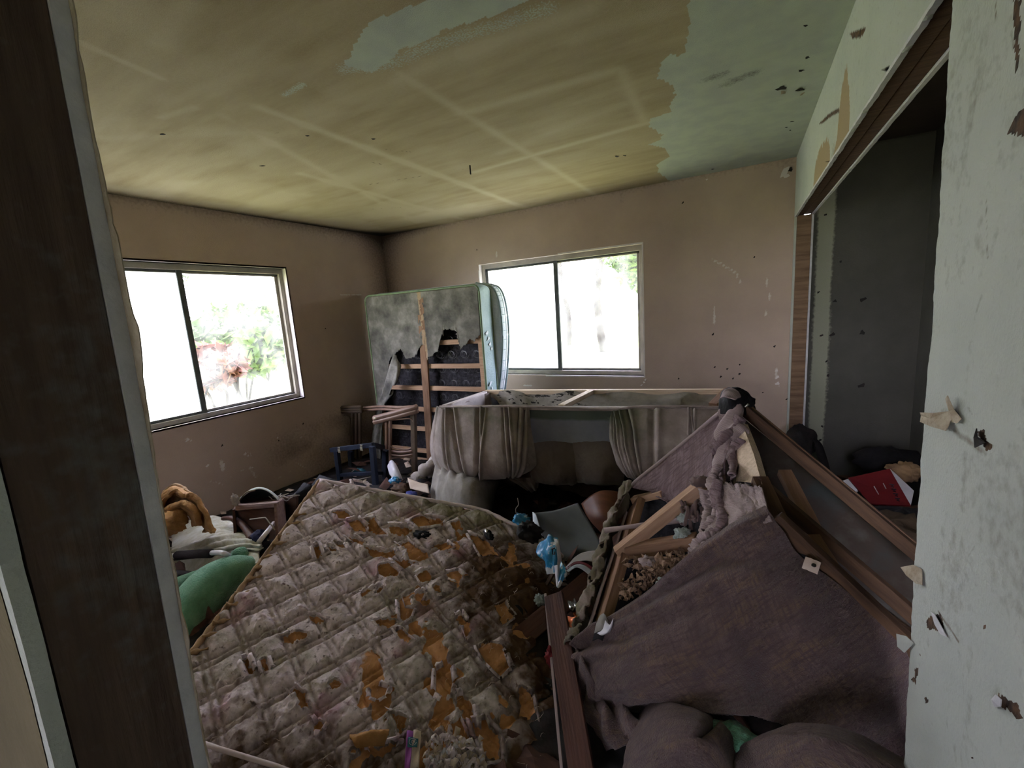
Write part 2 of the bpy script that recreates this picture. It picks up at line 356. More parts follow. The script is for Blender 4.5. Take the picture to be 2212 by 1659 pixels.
M['matt2'] = mat('white_grid_ticking', S(200, 210, 216), S(222, 228, 232), scale=8, bump=.5, bscale=50)
M['bamboo'] = mat('reeded_brown_frame', S(124, 98, 84), S(152, 124, 108), scale=4, stretch=(1, 1, 1), rough=.5, bump=.3, bscale=40, spec=.5)
M['bamboodk'] = mat('dark_brown_frame', S(74, 62, 52), S(98, 84, 70), scale=4, rough=.6, bump=.3, bscale=40)  # darker tone for the rear post and the arm against the wall
M['bluestool'] = mat('navy_painted_wood', S(26, 32, 46), S(40, 48, 64), scale=5, rough=.5, bump=.2)
M['strap'] = mat('cream_strap', S(206, 200, 180), S(220, 214, 198), scale=20, bump=.1)
M['green'] = mat('green_plush', S(92, 148, 118), S(124, 180, 150), S(106, 164, 134), scale=14, bump=.9, bscale=140, rough=1, sheen=.4)
M['sack'] = mat('dirty_white_vinyl', S(190, 190, 182), S(214, 212, 206), S(168, 162, 142), scale=5, bump=.3, bscale=50, rough=.6)
M['wtube'] = mat('white_enamel_tube', S(220, 216, 226), S(232, 230, 236), rough=.3, spec=.5, bump=0)
M['grip'] = mat('black_foam_grip', S(34, 26, 32), S(48, 38, 44), bump=.6, bscale=150)
M['pinkwood'] = mat('worn_drawer_wood', S(120, 96, 92), S(150, 126, 120), scale=4, stretch=(2, 14, 14), bump=.3)
M['drawer'] = mat('dark_drawer_front', S(72, 50, 44), S(94, 66, 56), scale=4, stretch=(1, 8, 8), bump=.3)
M['bluesteel'] = mat('blue_basin_enamel', S(52, 72, 82), S(74, 96, 104), rough=.4, bump=.2)
M['greyplas'] = mat('smoky_grey_plastic', S(96, 102, 108), S(122, 128, 132), scale=3, rough=.35, bump=.1, spec=.5)
M['orangebr'] = mat('orange_brown_veneer', S(112, 70, 50), S(86, 54, 40), scale=3, stretch=(1, 6, 6), rough=.45, bump=.1)
M['wrapblue'] = mat('blue_white_wrapper', S(40, 128, 178), S(214, 218, 224), S(52, 146, 196), scale=16, rough=.35, spec=.5, bump=.2, lo=.48, hi=.56)
M['wrapwhite'] = mat('white_plastic_film', S(198, 196, 206), S(224, 222, 228), rough=.35, bump=.2)
M['maroon'] = mat('maroon_stripe', S(110, 44, 54), S(126, 54, 62), rough=.6, bump=.1)
M['canor'] = mat('orange_tin', S(190, 96, 50), S(206, 116, 66), rough=.35, metal=.3, bump=.1)
M['cansil'] = mat('bare_tin', S(190, 190, 186), S(206, 206, 200), rough=.25, metal=.9, bump=.1)
M['stuffing'] = mat('grey_green_stuffing', S(140, 152, 148), S(176, 184, 178), bump=.9, bscale=120, rough=1)
M['leaf'] = mat('dry_leaves', S(164, 136, 112), S(104, 80, 66), scale=30, bump=.3)
M['plush'] = mat('white_toy_plush', S(176, 168, 164), S(200, 192, 186), scale=9, bump=.8, bscale=120)
M['card'] = mat('pale_cardboard', S(192, 172, 154), S(212, 196, 182), scale=9, bump=.2)
M['redbox'] = mat('red_card', S(112, 28, 36), S(130, 36, 42), scale=6, rough=.5, bump=.1)
M['purple'] = mat('purple_ribbon', S(152, 78, 168), S(166, 92, 180), rough=.6, bump=.1)
M['tealtag'] = mat('teal_tag', S(50, 104, 120), S(60, 116, 130), rough=.6, bump=.1)
M['ink'] = mat('printed_ink', S(60, 48, 60), rough=.7, bump=0)
M['inkw'] = mat('pale_print', S(206, 200, 198), rough=.7, bump=0)
M['skin'] = mat('dark_hall_paint', S(104, 96, 74), S(122, 112, 88), scale=3, bump=.3)  # darker tone of the hall paint for the near wall face
M['bark'] = mat('tree_bark', S(44, 40, 38), S(62, 56, 52), scale=9, stretch=(1, 1, .3), bump=.5)
M['leafg'] = mat('sunlit_foliage', S(64, 88, 44), S(96, 118, 62), scale=2, bump=0)
M['leafr'] = mat('reddish_shrub_leaves', S(96, 62, 56), S(120, 84, 72), scale=2, bump=0)
M['hallw'] = mat('hall_wall_paint', S(150, 142, 118), S(164, 156, 132), scale=2, bump=.2)
def glass(name, tint, milky):
    m = bpy.data.materials.new(name); m.use_nodes = True; t = m.node_tree; N = t.nodes; L = t.links; N.clear()
    o = N.new('ShaderNodeOutputMaterial'); tr = N.new('ShaderNodeBsdfTransparent'); tr.inputs[0].default_value = tint
    tl = N.new('ShaderNodeBsdfTranslucent'); tl.inputs[0].default_value = (.9, .92, .9, 1); gl = N.new('ShaderNodeBsdfGlossy'); gl.inputs['Roughness'].default_value = .05
    nz = N.new('ShaderNodeTexNoise'); nz.inputs['Scale'].default_value = 5; nz.inputs['Detail'].default_value = 4
    tcn = N.new('ShaderNodeTexCoord'); L.new(tcn.outputs['Object'], nz.inputs['Vector'])
    q = N.new('ShaderNodeMath'); q.operation = 'MULTIPLY_ADD'; q.inputs[1].default_value = .25; q.inputs[2].default_value = milky - .12; q.use_clamp = True; L.new(nz.outputs['Fac'], q.inputs[0])
    a = N.new('ShaderNodeMixShader'); L.new(q.outputs[0], a.inputs[0]); L.new(tr.outputs[0], a.inputs[1]); L.new(tl.outputs[0], a.inputs[2])
    b = N.new('ShaderNodeMixShader'); b.inputs[0].default_value = .04; L.new(a.outputs[0], b.inputs[1]); L.new(gl.outputs[0], b.inputs[2]); L.new(b.outputs[0], o.inputs[0])
    return m
M['milky'] = glass('milky_glass', (.9, .93, .92, 1), .75)
M['clear'] = glass('clear_glass', (.96, .97, .97, 1), .04)
# ------------------------------------------------------------------ room shell
XL, YB, ZC = -3.77, 3.92, 2.44
TH = .13
def grid(a0, a1, b0, b1, step):
    na = max(2, int((a1 - a0) / step) + 1); nb = max(2, int((b1 - b0) / step) + 1)
    A, B = np.meshgrid(np.linspace(a0, a1, na), np.linspace(b0, b1, nb)); idx = np.arange(na * nb).reshape(nb, na)
    F = np.stack([idx[:-1, :-1], idx[:-1, 1:], idx[1:, 1:], idx[1:, :-1]], -1).reshape(-1, 4)
    return A, B, F
def holes(F, A, B, rects):
    ca = A.ravel()[F].mean(1); cb = B.ravel()[F].mean(1); k = np.ones(len(F), bool)
    for (a0, a1, b0, b1) in rects: k &= ~((ca > a0) & (ca < a1) & (cb > b0) & (cb < b1))
    return F[k]
def snap(A, vals):
    for v in vals:
        row = A[0] if A[0, 0] != A[0, -1] else A[:, 0]
        i = np.argmin(abs(row - v))
        if A[0, 0] != A[0, -1]: A[:, i] = v
        else: A[i, :] = v

# ceiling: brown paint over older paint, taped seams showing through, unpainted part at the right
A, B, F = grid(XL - .1, .33, -.1, YB + .1, .0125)
wx = A + .05 * (fbm(A * 7, B * 7, 3) - .5); wy = B + .05 * (fbm(A * 7, B * 7, 9) - .5)
cp = lambda pts: [tuple(V(x, y, z=ZC)[:2]) for x, y in pts]
polyA = cp([(1482, -60), (1490, 30), (1488, 75), (1478, 112), (1462, 118), (1446, 112), (1427, 132), (1424, 152), (1420, 168), (1440, 180), (1458, 208), (1447, 228), (1452, 244), (1408, 258), (1403, 274), (1432, 292), (1428, 302), (1403, 312), (1440, 322), (1449, 338), (1416, 356), (1424, 372), (1450, 392), (1446, 404)])
polyA = polyA + [(.5, 4.1), (.5, -.3)]
polyB = cp([(960, -50), (905, 8), (800, 45), (786, 58), (738, 135), (745, 142), (800, 152), (835, 132), (858, 104), (905, 92), (960, 62), (1080, 22), (1250, -50)])
pale = inpoly(wx, wy, polyA).astype(float)
pb = inpoly(wx, wy, polyB).astype(float)
lower = cp([(745, 150), (840, 140), (930, 100), (1000, 78), (1180, 20)])
fade = np.zeros_like(A)
for i in range(len(lower) - 1): fade = np.maximum(fade, .5 * np.exp(-(segdist(A, B, lower[i], lower[i + 1]) / .07) ** 2))
pale = np.maximum(pale, np.maximum(pb * (1 - fade * .55), fade))
sm = cp([(615, 205), (655, 182)]); pale = np.maximum(pale, .55 * np.exp(-(segdist(A, B, *sm) / .03) ** 2))
seam_lit = np.zeros_like(A)
for a, b, w, s in [((560, 232), (1150, 455), .035, .75), ((863, 159), (1290, 424), .03, .55), ((1025, 372), (1410, 262), .025, .8), ((1000, 246), (1330, 152), .035, .6),
                   ((1000, 115), (1270, 20), .05, .6), ((1340, 150), (1390, 262), .03, .5), ((160, 86), (350, 170), .015, .6), ((350, 92), (402, 0), .05, .5), ((650, 375), (1000, 474), .03, .5),
                   ((350, 255), (420, 232), .02, .5), ((480, 250), (900, 480), .03, .35), ((230, 300), (560, 285), .05, .35), ((420, 290), (700, 240), .08, .3), ((270, 30), (300, 20), .12, .5),
                   ((860, 172), (1100, 60), .05, .35), ((1240, 90), (1420, 30), .04, .35), ((1080, 330), (1390, 210), .04, .25)]:
    p, q = cp([a, b]); seam_lit = np.maximum(seam_lit, s * np.exp(-(segdist(A, B, p, q) / w) ** 2))
broad = sstep(.42, .72, fbm(A * .8 + B * 1.5, B * 4.5, 21)) * .35 + sstep(.45, .7, fbm(A * 2.2, B * 2.2, 5, 3)) * .35
nearl = np.clip((-A - .5) / 3, 0, 1)
seam_lit = np.clip(seam_lit + broad * (.5 + nearl) + .12 * sstep(1.2, 3, B), 0, 1)  # seams and mottle, plus window light painted in towards the back
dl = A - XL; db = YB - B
shade_marks = .95 * np.exp(-(dl / .10)) * (.55 + .6 * sstep(1.4, 3.9, B)) + .8 * np.exp(-db / .09) * sstep(-2.2, -3.7, A) + .5 * np.exp(-np.hypot(dl, db) / .33)  # shade along the wall edges and far left corner, painted in
for (px, py, r) in [(1545, 165, .06), (1570, 182, .045), (1590, 172, .05), (1620, 160, .05)]:
    c = V(px, py, z=ZC); shade_marks = np.maximum(shade_marks, .45 * np.exp(-(((A - c[0]) / 1.6) ** 2 + (B - c[1]) ** 2) / r ** 2) * (.6 + .8 * fbm(A * 40, B * 40, 8)))
for (a, b) in [((830, 322), (905, 330)), ((800, 350), (830, 356)), ((955, 410), (975, 412)), ((790, 400), (1025, 362)), ((830, 300), (850, 300)), ((795, 452), (870, 448)), ((560, 300), (600, 285)), ((1380, 300), (1410, 290))]:
    p, q = cp([a, b]); shade_marks = np.maximum(shade_marks, .62 * np.exp(-(segdist(A, B, p, q) / .006) ** 2) * sstep(.4, .55, fbm(A * 25, B * 25, 4)))
zz = ZC + .004 * (fbm(A * 2, B * 2, 2) - .5)
ceiling = obj('ceiling', np.stack([A, B, zz], -1), F[:, ::-1].copy(), M['ceil'], None, smooth=True, attrs={'pale': pale, 'seam_lit': seam_lit, 'shade_marks': np.clip(shade_marks, 0, 1)}, solid=.015, offset=-1)
tag(ceiling, kind='structure')
def speck(name, pts, size, m, parent, nrm, seed=0, thick=.004, kind='stuff', stretch=1.0):
    """chips and holes left in a wall: small ragged plates"""
    r = random.Random(seed); v = []; f = []; nrm = Vector([float(c) for c in nrm]).normalized()
    a = nrm.orthogonal().normalized(); b = nrm.cross(a)
    for p, s in zip(pts, size if hasattr(size, '__len__') else [size] * len(pts)):
        k = r.randint(5, 9); n0 = len(v); ph = r.random() * 6; st = 1 + r.random() * stretch
        for h in (0, 1):
            for i in range(k):
                rr = s * (.35 + .65 * ((i * 7919 + int(ph * 100)) % 97) / 97); g = ph + i / k * 6.283
                q = Vector([float(c) for c in p]) + a * math.cos(g) * rr * st + b * math.sin(g) * rr + nrm * (thick * h * (.6 + .4 * math.sin(g)))
                v.append(tuple(q))
        f.append(tuple(range(n0 + k, n0 + 2 * k)))
        for i in range(k): f.append((n0 + i, n0 + (i + 1) % k, n0 + k + (i + 1) % k, n0 + k + i))
    return tag(obj(name, v, f, m, parent), kind=kind)
cpts = [(350, 290), (567, 358), (664, 293), (807, 300), (1740, 55), (1744, 124), (1731, 152), (1711, 262), (1699, 275), (1707, 281), (1527, 385), (1540, 365), (1333, 338), (1350, 336)]
speck('nail_hole', [V(x, y, z=ZC - .001) for x, y in cpts], [.012, .012, .01, .012, .006, .009, .01, .008, .006, .008, .012, .008, .012, .01], M['dark'], ceiling, (0, 0, -1), 2, .002)
hp = [(1688, 190), (1730, 193)]
speck('torn_hole', [V(x, y, z=ZC - .001) for x, y in hp], [.028, .022], M['dark'], ceiling, (0, 0, -1), 5, .002, stretch=.8)
speck('torn_paper', [V(x + 3, y + 9, z=ZC - .004) for x, y in hp], [.014, .012], M['paper'], ceiling, (.3, -.3, -1), 6, .003)
q = V(1015, 357, z=ZC); tube('nail', [q, q + np.array([0, 0, -.05]), q + np.array([.002, 0, -.055])], .0045, M['dark'], ceiling, n=6)

# walls of painted board; boards made as a face grid (window holes cut) plus a solid backing
WIN = {'b': (-2.485, -.845, .85, 1.985), 'l': (.97, 2.652, .818, 2.016)}
def wallgrid(name, a0, a1, mp, hole, attr, m, inward):
    A, B, F = grid(a0, a1, 0, ZC, .02)
    if hole: snap(A, hole[:2]); snap(B, hole[2:]); F = holes(F, A, B, [hole])
    P = mp(A, B)
    o = obj(name, P, F, m, None, smooth=True, attrs=attr(A, B))
    return tag(o, kind='structure')
def wattr(side):
    def f(A, B):
        pale = np.zeros_like(A); shade_marks = np.zeros_like(A)
        if side == 'b':
            for (px, py, qx, qy, w) in [(1540, 615, 1543, 700, .008), (1655, 600, 1662, 640, .008), (1662, 640, 1655, 680, .008), (1540, 560, 1590, 590, .012), (1590, 590, 1600, 612, .01), (1072, 545, 1074, 555, .014), (1676, 795, 1680, 835, .01), (1130, 832, 1150, 833, .008)]:
                p = V(px, py, y=YB)[[0, 2]]; q = V(qx, qy, y=YB)[[0, 2]]; pale = np.maximum(pale, .8 * np.exp(-(segdist(A, B, p, q) / w) ** 2))
            shade_marks = .9 * np.exp(-(ZC - B) / .05) * (.35 + .5 * sstep(-2.6, -3.7, A)) + .6 * np.exp(-(A - XL) / .22)  # shade under the ceiling and in the corners, painted into the wall colour
            shade_marks = np.maximum(shade_marks, .4 * np.exp(-(((A + 1.0) / .05) ** 2)) * sstep(2.0, 2.4, B) * fbm(A * 20, B * 5, 3))
            shade_marks = np.maximum(shade_marks, .35 * np.exp(-np.hypot(A - .18, B - ZC) / .12))
        else:
            shade_marks = .8 * np.exp(-(ZC - B) / .07) * (.5 + .5 * sstep(1.4, 3.9, A)) + .6 * np.exp(-(YB - A) / .22)  # painted shade below the ceiling and beside the back corner
            shade_marks = np.maximum(shade_marks, .45 * sstep(.50, .2, B) * sstep(2.2, 2.9, A) + .5 * sstep(.62, .4, fbm(A * 1.2, B * 1.6, 31)) * sstep(.9, .3, B) * sstep(1.9, 2.6, A))  # low wall darker and blotchy towards the back
            for (px, py, qx, qy, w, s) in [(540, 1010, 552, 1030, .02, .6), (478, 998, 482, 1015, .02, .8), (590, 1040, 640, 1010, .006, .6), (480, 1040, 535, 1010, .005, .6), (640, 1000, 660, 1012, .01, .7), (400, 948, 412, 952, .012, .7),
                                           (505, 915, 530, 908, .01, .7), (540, 905, 560, 912, .006, .5), (455, 1040, 482, 1046, .01, .7), (530, 970, 545, 985, .012, .6), (735, 638, 780, 637, .01, .7), (660, 732, 690, 728, .006, .5), (668, 870, 672, 890, .012, .5), (740, 858, 742, 880, .012, .5)]:
                p = V(px, py, x=XL)[1:]; q = V(qx, qy, x=XL)[1:]; pale = np.maximum(pale, s * np.exp(-(segdist(A, B, p, q) / w) ** 2) * (.5 + fbm(A * 60, B * 60, 2)))
        return {'pale': np.clip(pale, 0, 1), 'shade_marks': np.clip(shade_marks, 0, 1)}
    return f
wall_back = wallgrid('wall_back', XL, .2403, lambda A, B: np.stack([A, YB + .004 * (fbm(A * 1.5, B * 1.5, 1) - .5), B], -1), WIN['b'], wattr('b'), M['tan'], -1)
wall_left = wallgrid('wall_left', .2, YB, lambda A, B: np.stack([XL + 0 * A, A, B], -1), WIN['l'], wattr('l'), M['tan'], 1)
def backing(name, fr, a0, a1, h, parent):
    b = []
    x0, x1, z0, z1 = h
    b += [((a0, .012, 0), (a1, TH, z0)), ((a0, .012, z1), (a1, TH, ZC + .1)), ((a0, .012, z0), (x0 - .012, TH, z1)), ((x1 + .012, .012, z0), (a1, TH, z1))]
    return boxes(name, b, M['tan'], parent, frame=fr)
frB = lambda a, d, z: (a, YB + d, z); frL = lambda a, d, z: (XL - d, a, z)
backing('wall_core', frB, XL - .1, .24, WIN['b'], wall_back); backing('wall_core', frL, -.6, YB + .1, WIN['l'], wall_left)
r = random.Random(4)
speck('nail_hole', [V(x, y, y=YB - .001) for x, y in [(1544, 793), (1571, 797), (1597, 808), (1598, 787), (1557, 814), (1466, 818), (1583, 818), (1648, 848), (1673, 748), (1700, 862), (1540, 722), (1475, 438), (1030, 540), (1630, 555)]], .009, M['dark'], wall_back, (0, -1, 0), 3, .002)
speck('plaster_chip', [V(x, y, y=YB - .001) for x, y in [(1695, 372), (1699, 380), (1677, 800), (1679, 815), (1680, 828), (1391, 826), (1386, 832), (1394, 820), (1527, 388)]], [.035, .022, .012, .014, .016, .012, .01, .012, .012], M['reveal'], wall_back, (0, -1, 0), 8, .003)
speck('torn_hole', [V(1707, 366, y=YB - .003)], [.018], M['dark'], wall_back, (0, -1, 0), 9, .004)
speck('plaster_chip', [V(x, y, x=XL + .001) for x, y in [(448, 1006), (405, 950), (530, 980), (536, 985), (650, 945), (482, 1005), (600, 945), (545, 1010)]], [.015, .016, .014, .012, .008, .02, .01, .012], M['reveal'], wall_left, (1, 0, 0), 3, .003)
speck('nail_hole', [V(x, y, x=XL + .001) for x, y in [(703, 710), (480, 962), (655, 915), (602, 952), (540, 885)]], .009, M['dark'], wall_left, (1, 0, 0), 3, .002)

# windows: sliding aluminium frames set back in painted reveals
def window(name, fr, h, dirty_first):
    x0, x1, z0, z1 = h; w = thing(name, fr(x0, .05, z0), None, None); w['kind'] = 'structure'
    boxes('reveal', [((x0 - .012, 0, z0 - .014), (x1 + .012, .13, z0)), ((x0 - .012, 0, z1), (x1 + .012, .13, z1 + .014)), ((x0 - .012, 0, z0), (x0, .13, z1)), ((x1, 0, z0), (x1 + .012, .13, z1))], M['reveal'], w, frame=fr)
    ff = boxes('window_frame', [((x0, .055, z0), (x1, .105, z0 + .038)), ((x0, .055, z1 - .045), (x1, .105, z1)), ((x0, .055, z0 + .038), (x0 + .035, .105, z1 - .045)), ((x1 - .035, .055, z0 + .038), (x1, .105, z1 - .045))], M['alu'], w, frame=fr, bevel=.002)
    boxes('track', [((x0 + .035, .078, z0 + .038), (x1 - .035, .082, z0 + .05)), ((x0 + .035, .078, z1 - .057), (x1 - .035, .082, z1 - .045))], M['aludk'], ff, frame=fr)
    xm = (x0 + x1) / 2
    for (a, b, d, m, g) in ((x0 + .035, xm + .02, .066, M['aludk'], M['milky']), (xm - .02, x1 - .035, .088, M['alu'], M['clear'])):
        s = .028
        sa = boxes('sash', [((a, d, z0 + .04), (b, d + .014, z0 + .04 + s * .7)), ((a, d, z1 - .047 - s * .7), (b, d + .014, z1 - .047)), ((a, d, z0 + .05), (a + s, d + .014, z1 - .05)), ((b - s, d, z0 + .05), (b, d + .014, z1 - .05))], m, w, frame=fr, bevel=.001)
        boxes('pane', [((a + s * .6, d + .005, z0 + .05), (b - s * .6, d + .008, z1 - .06))], g, sa, frame=fr)
    boxes('meeting_stile', [((xm - .022, .060, z0 + .038), (xm + .018, .082, z1 - .045))], M['aludk'], w, frame=fr, bevel=.002)
    return w
w1 = window('window_1', frL, WIN['l'], True); w2 = window('window_2', frB, WIN['b'], True)

# right wall: slightly out of square, with a wide framed opening to a closet
RW0 = np.array([.2403, YB, 0]); _d = ray(1608, 637); _d[2] = 0; DS = -_n(_d); DN = np.array([-DS[1], DS[0], 0])
if DN[0] < 0: DN = -DN
def RW(s, n, z): return tuple(RW0 + DS * s + DN * n + np.array([0, 0, z]))
def rws(px, py):
    p = VP(px, py, RW0, DN) - RW0; return p.dot(DS), p[2]
HZ = 2.03
SE = (rws(2057, 10)[0] + rws(1990, 1000)[0] + rws(1952, 1650)[0]) / 3
S0 = .045
# header board face with the two primed patches
A, B, F = grid(0, SE + .2, HZ, ZC, .008)
Bj = B.copy(); Bj[0] += (fbm(A[0] * 22, A[0] * 0, 5) - .5) * .03 * sstep(.9, 1.6, A[0]) + (fbm(A[0] * 30, A[0] * 0 + 3, 6) - .5) * .012
rp = lambda pts: [rws(x, y) for x, y in pts]
pat = inpoly(A + .01 * (fbm(A * 50, B * 4, 3) - .5), B + .10 * (fbm(A * 60, B * 3, 7) - .5) * (B > 2.2), rp([(1828, 145), (1820, 180), (1813, 240), (1808, 300), (1800, 335), (1820, 335), (1833, 300), (1836, 240), (1834, 190)])) | \
      inpoly(A, B + .06 * (fbm(A * 60, B * 3, 9) - .5), rp([(1786, 297), (1772, 320), (1762, 350), (1756, 410), (1760, 425), (1790, 385), (1793, 350), (1792, 310)]))
hole = inpoly(A, B, rp([(1835, 72), (1850, 66), (1872, 58), (1866, 72), (1858, 82), (1842, 84)])) | inpoly(A, B, rp([(1768, 268), (1790, 246), (1812, 232), (1814, 242), (1795, 252), (1775, 268)]))
dirt = .4 * np.exp(-((A - rws(1800, 330)[0]) ** 2 + (B - rws(1800, 330)[1]) ** 2) / .0015)
header = obj('wall_right', [RW(a, 0, b) for a, b in zip(A.ravel(), Bj.ravel())], F, M['white'], None, attrs={'tan': pat.astype(float), 'hole': hole.astype(float) * .9, 'dirt': dirt + .15 * fbm(A * 3, B * 3, 4)}, smooth=True, solid=.0125, offset=-1)
tag(header, kind='structure')
boxes('header_beam', [((S0, .0135, HZ + .001), (SE + .2, .055, HZ + .2)), ((S0, .057, HZ + .004), (SE + .2, .1, HZ + .2))], M['header'], header, frame=RW, bevel=.002)
boxes('wall_core', [((-.3, .0135, HZ + .2), (SE + 2.6, .1, ZC + .1))], M['stud'], header, frame=RW)
def ragged_bar(name, a0, a1, fn, m, parent, seed, amp, steps=160, axis='s'):
    """a broken board edge: its free side wanders"""
    v = []; f = []
    for i in range(steps + 1):
        t = i / steps; q = a0 + (a1 - a0) * t; j = amp * (float(fbm(np.array([q * 25.0]), np.array([seed * 3.1]), seed)[0]) - .5) * 2
        v += [fn(q, k, j) for k in range(4)]
    for i in range(steps):
        for k in range(4): f.append((i * 4 + k, (i + 1) * 4 + k, (i + 1) * 4 + (k + 1) % 4, i * 4 + (k + 1) % 4))
    f.append((0, 1, 2, 3)); f.append((steps * 4 + 3, steps * 4 + 2, steps * 4 + 1, steps * 4))
    return obj(name, v, f, m, parent)
ragged_bar('inner_board', S0, SE + .3, lambda s, k, j: RW(s, (.1, .1125, .1125, .1)[k], (HZ - .004 + j, HZ - .004 + j, ZC, ZC)[k]), M['gyp'], header, 3, .003)
ragged_bar('board_edge', S0, SE + .2, lambda s, k, j: RW(s, (-.0006, .013, .013, -.0006)[k], (HZ - .006 + j, HZ - .006 + j, HZ + .004, HZ + .004)[k]), M['gyp'], header, 5, .006)
# far jamb stud and the thin board strip by the corner
jamb = boxes('trim_1', [((.02, .0135, 0), (S0 + .012, .1, HZ))], M['stud'], None, frame=RW, bevel=.002); tag(jamb, kind='structure')
ragged_bar('board_edge', 0, HZ, lambda z, k, j: RW((0, S0 + j, S0 + j, 0)[k], (0, 0, .0125, .0125)[k], z), M['white'], jamb, 7, .006)
ragged_bar('inner_board', 0, HZ, lambda z, k, j: RW((-.1, S0 + .01 + j, S0 + .01 + j, -.1)[k], (.1005, .1005, .113, .113)[k], z), M['gyp'], jamb, 8, .004)
# near part of the wall, right beside the camera
A, B, F = grid(SE, SE + 1.0, 0, ZC, .0035)
ed = (fbm(B[:, 0] * 18, B[:, 0] * 0 + 2, 3) - .5) * .016 + (fbm(B[:, 0] * 70, B[:, 0] * 0, 9) - .5) * .006
lean = np.interp(B[:, 0], [rws(1952, 1650)[1], rws(1968, 1340)[1], rws(1990, 1000)[1], rws(2020, 600)[1], rws(2057, 10)[1]], [rws(1952, 1650)[0], rws(1968, 1340)[0], rws(1990, 1000)[0], rws(2020, 600)[0], rws(2057, 10)[0]])
w_ = np.clip(1 - (A - SE) / .3, 0, 1); A2 = A + (lean[:, None] - SE + ed[:, None]) * w_
hl = np.zeros_like(A); dirt = .25 * sstep(.4, .7, fbm(A2 * 5, B * 5, 14)) + .25 * sstep(.6, .75, fbm(A2 * 12, B * 3, 15))
jA = A2 + .006 * (fbm(A2 * 90, B * 90, 3) - .5) * 2; jB = B + .006 * (fbm(A2 * 90, B * 90, 8) - .5) * 2
for poly in ([(2176, 290), (2200, 240), (2216, 234), (2216, 292)], [(2112, 935), (2125, 928), (2128, 945), (2146, 962), (2130, 972), (2120, 955)], [(2000, 1345), (2012, 1330), (2030, 1325), (2040, 1355), (2024, 1360), (2004, 1358)],
             [(2150, 1510), (2165, 1500), (2200, 1520), (2208, 1555), (2195, 1552), (2180, 1530), (2160, 1530)], [(1975, 1440), (1984, 1442), (1978, 1475), (1966, 1470), (1976, 1460)], [(1985, 1410), (1992, 1416), (1988, 1420)],
             [(2188, 0), (2205, 0), (2200, 150), (2193, 160)], [(2124, 1345), (2130, 1350), (2126, 1372)], [(1997, 1505), (2008, 1515), (2000, 1520)], [(2096, 1630), (2102, 1632), (2100, 1640)]):
    hl = np.maximum(hl, inpoly(jA, jB, rp(poly)).astype(float))
for (px, py, qx, qy, w, s) in [(2060, 930, 2130, 980, .006, .6), (2092, 880, 2100, 895, .003, .5), (2026, 1320, 2070, 1385, .0022, 1), (2105, 1180, 2092, 1200, .002, .5), (2150, 10, 2152, 40, .002, .8), (2185, 70, 2190, 100, .004, .6), (2120, 640, 2110, 670, .004, .4), (2035, 890, 2070, 900, .01, .4), (2130, 430, 2133, 560, .0014, .6), (2085, 980, 2080, 1100, .01, .3)]:
    p, q = rp([(px, py), (qx, qy)]); dirt = np.maximum(dirt, s * np.exp(-(segdist(A2, B, p, q) / w) ** 2))
near = obj('wall_right_near', [RW(a, -.003 * h, b) for a, b, h in zip(A2.ravel(), B.ravel(), (0 * hl).ravel())], F, M['white'], None, smooth=True, attrs={'hole': hl * .95, 'dirt': np.clip(dirt, 0, 1), 'tan': hl * 0}, solid=.0125, offset=-1)
tag(near, kind='structure')
boxes('wall_core', [((SE + .07, .0135, 0), (SE + .16, .1, HZ + .2)), ((SE + .07, .1, 0), (SE + 2.6, .1125, ZC))], M['stud'], near, frame=RW)
boxes('wall_board', [((SE + 1.0, 0, 0), (SE + 2.6, .0125, ZC))], M['white'], near, frame=RW)
def flap(name, pts, lift, m, parent, cen=None):
    """torn board paper curling off the wall"""
    P = [np.array(RW(*rws(x, y)[:1], 0, rws(x, y)[1])) for x, y in pts]; k = len(P); c = sum(P) / k
    v = [tuple(p - DN * l) for p, l in zip(P, lift)] + [tuple(c - DN * (sum(lift) / k + .004))]
    f = [(i, (i + 1) % k, k) for i in range(k)]
    return obj(name, v, f, m, parent, solid=.0012)
flap('torn_flap', [(1996, 898), (2006, 892), (2040, 893), (2060, 888), (2062, 905), (2064, 932), (2030, 922), (2000, 912)], [.004, .012, .014, .004, .003, .012, .012, .008], M['paper'], near)
flap('torn_flap', [(2056, 888), (2064, 862), (2072, 855), (2072, 885), (2085, 905), (2078, 915), (2064, 912)], [.003, .012, .014, .006, .004, .006, .004], M['paper'], near)
flap('torn_flap', [(1962, 1228), (1985, 1222), (1996, 1230), (1999, 1265), (1988, 1262), (1975, 1246)], [.012, .008, .003, .004, .006, .012], M['paper'], near)
flap('torn_flap', [(2018, 1322), (2030, 1330), (2052, 1378), (2042, 1372), (2030, 1352)], [.004, .006, .003, .006, .006], M['gyp'], near)
flap('torn_flap', [(1950, 1372), (1966, 1376), (1978, 1390), (1962, 1412), (1952, 1400)], [.01, .006, .003, .006, .01], M['white'], near)
flap('torn_flap', [(2112, 932), (2122, 926), (2124, 944), (2136, 956), (2122, 968), (2116, 950)], [.002, .006, .006, .003, .008, .004], M['dark'], near)
flap('torn_flap', [(2146, 1512), (2166, 1504), (2182, 1516), (2176, 1530), (2156, 1530)], [.002, .006, .008, .006, .003], M['gyp'], near)
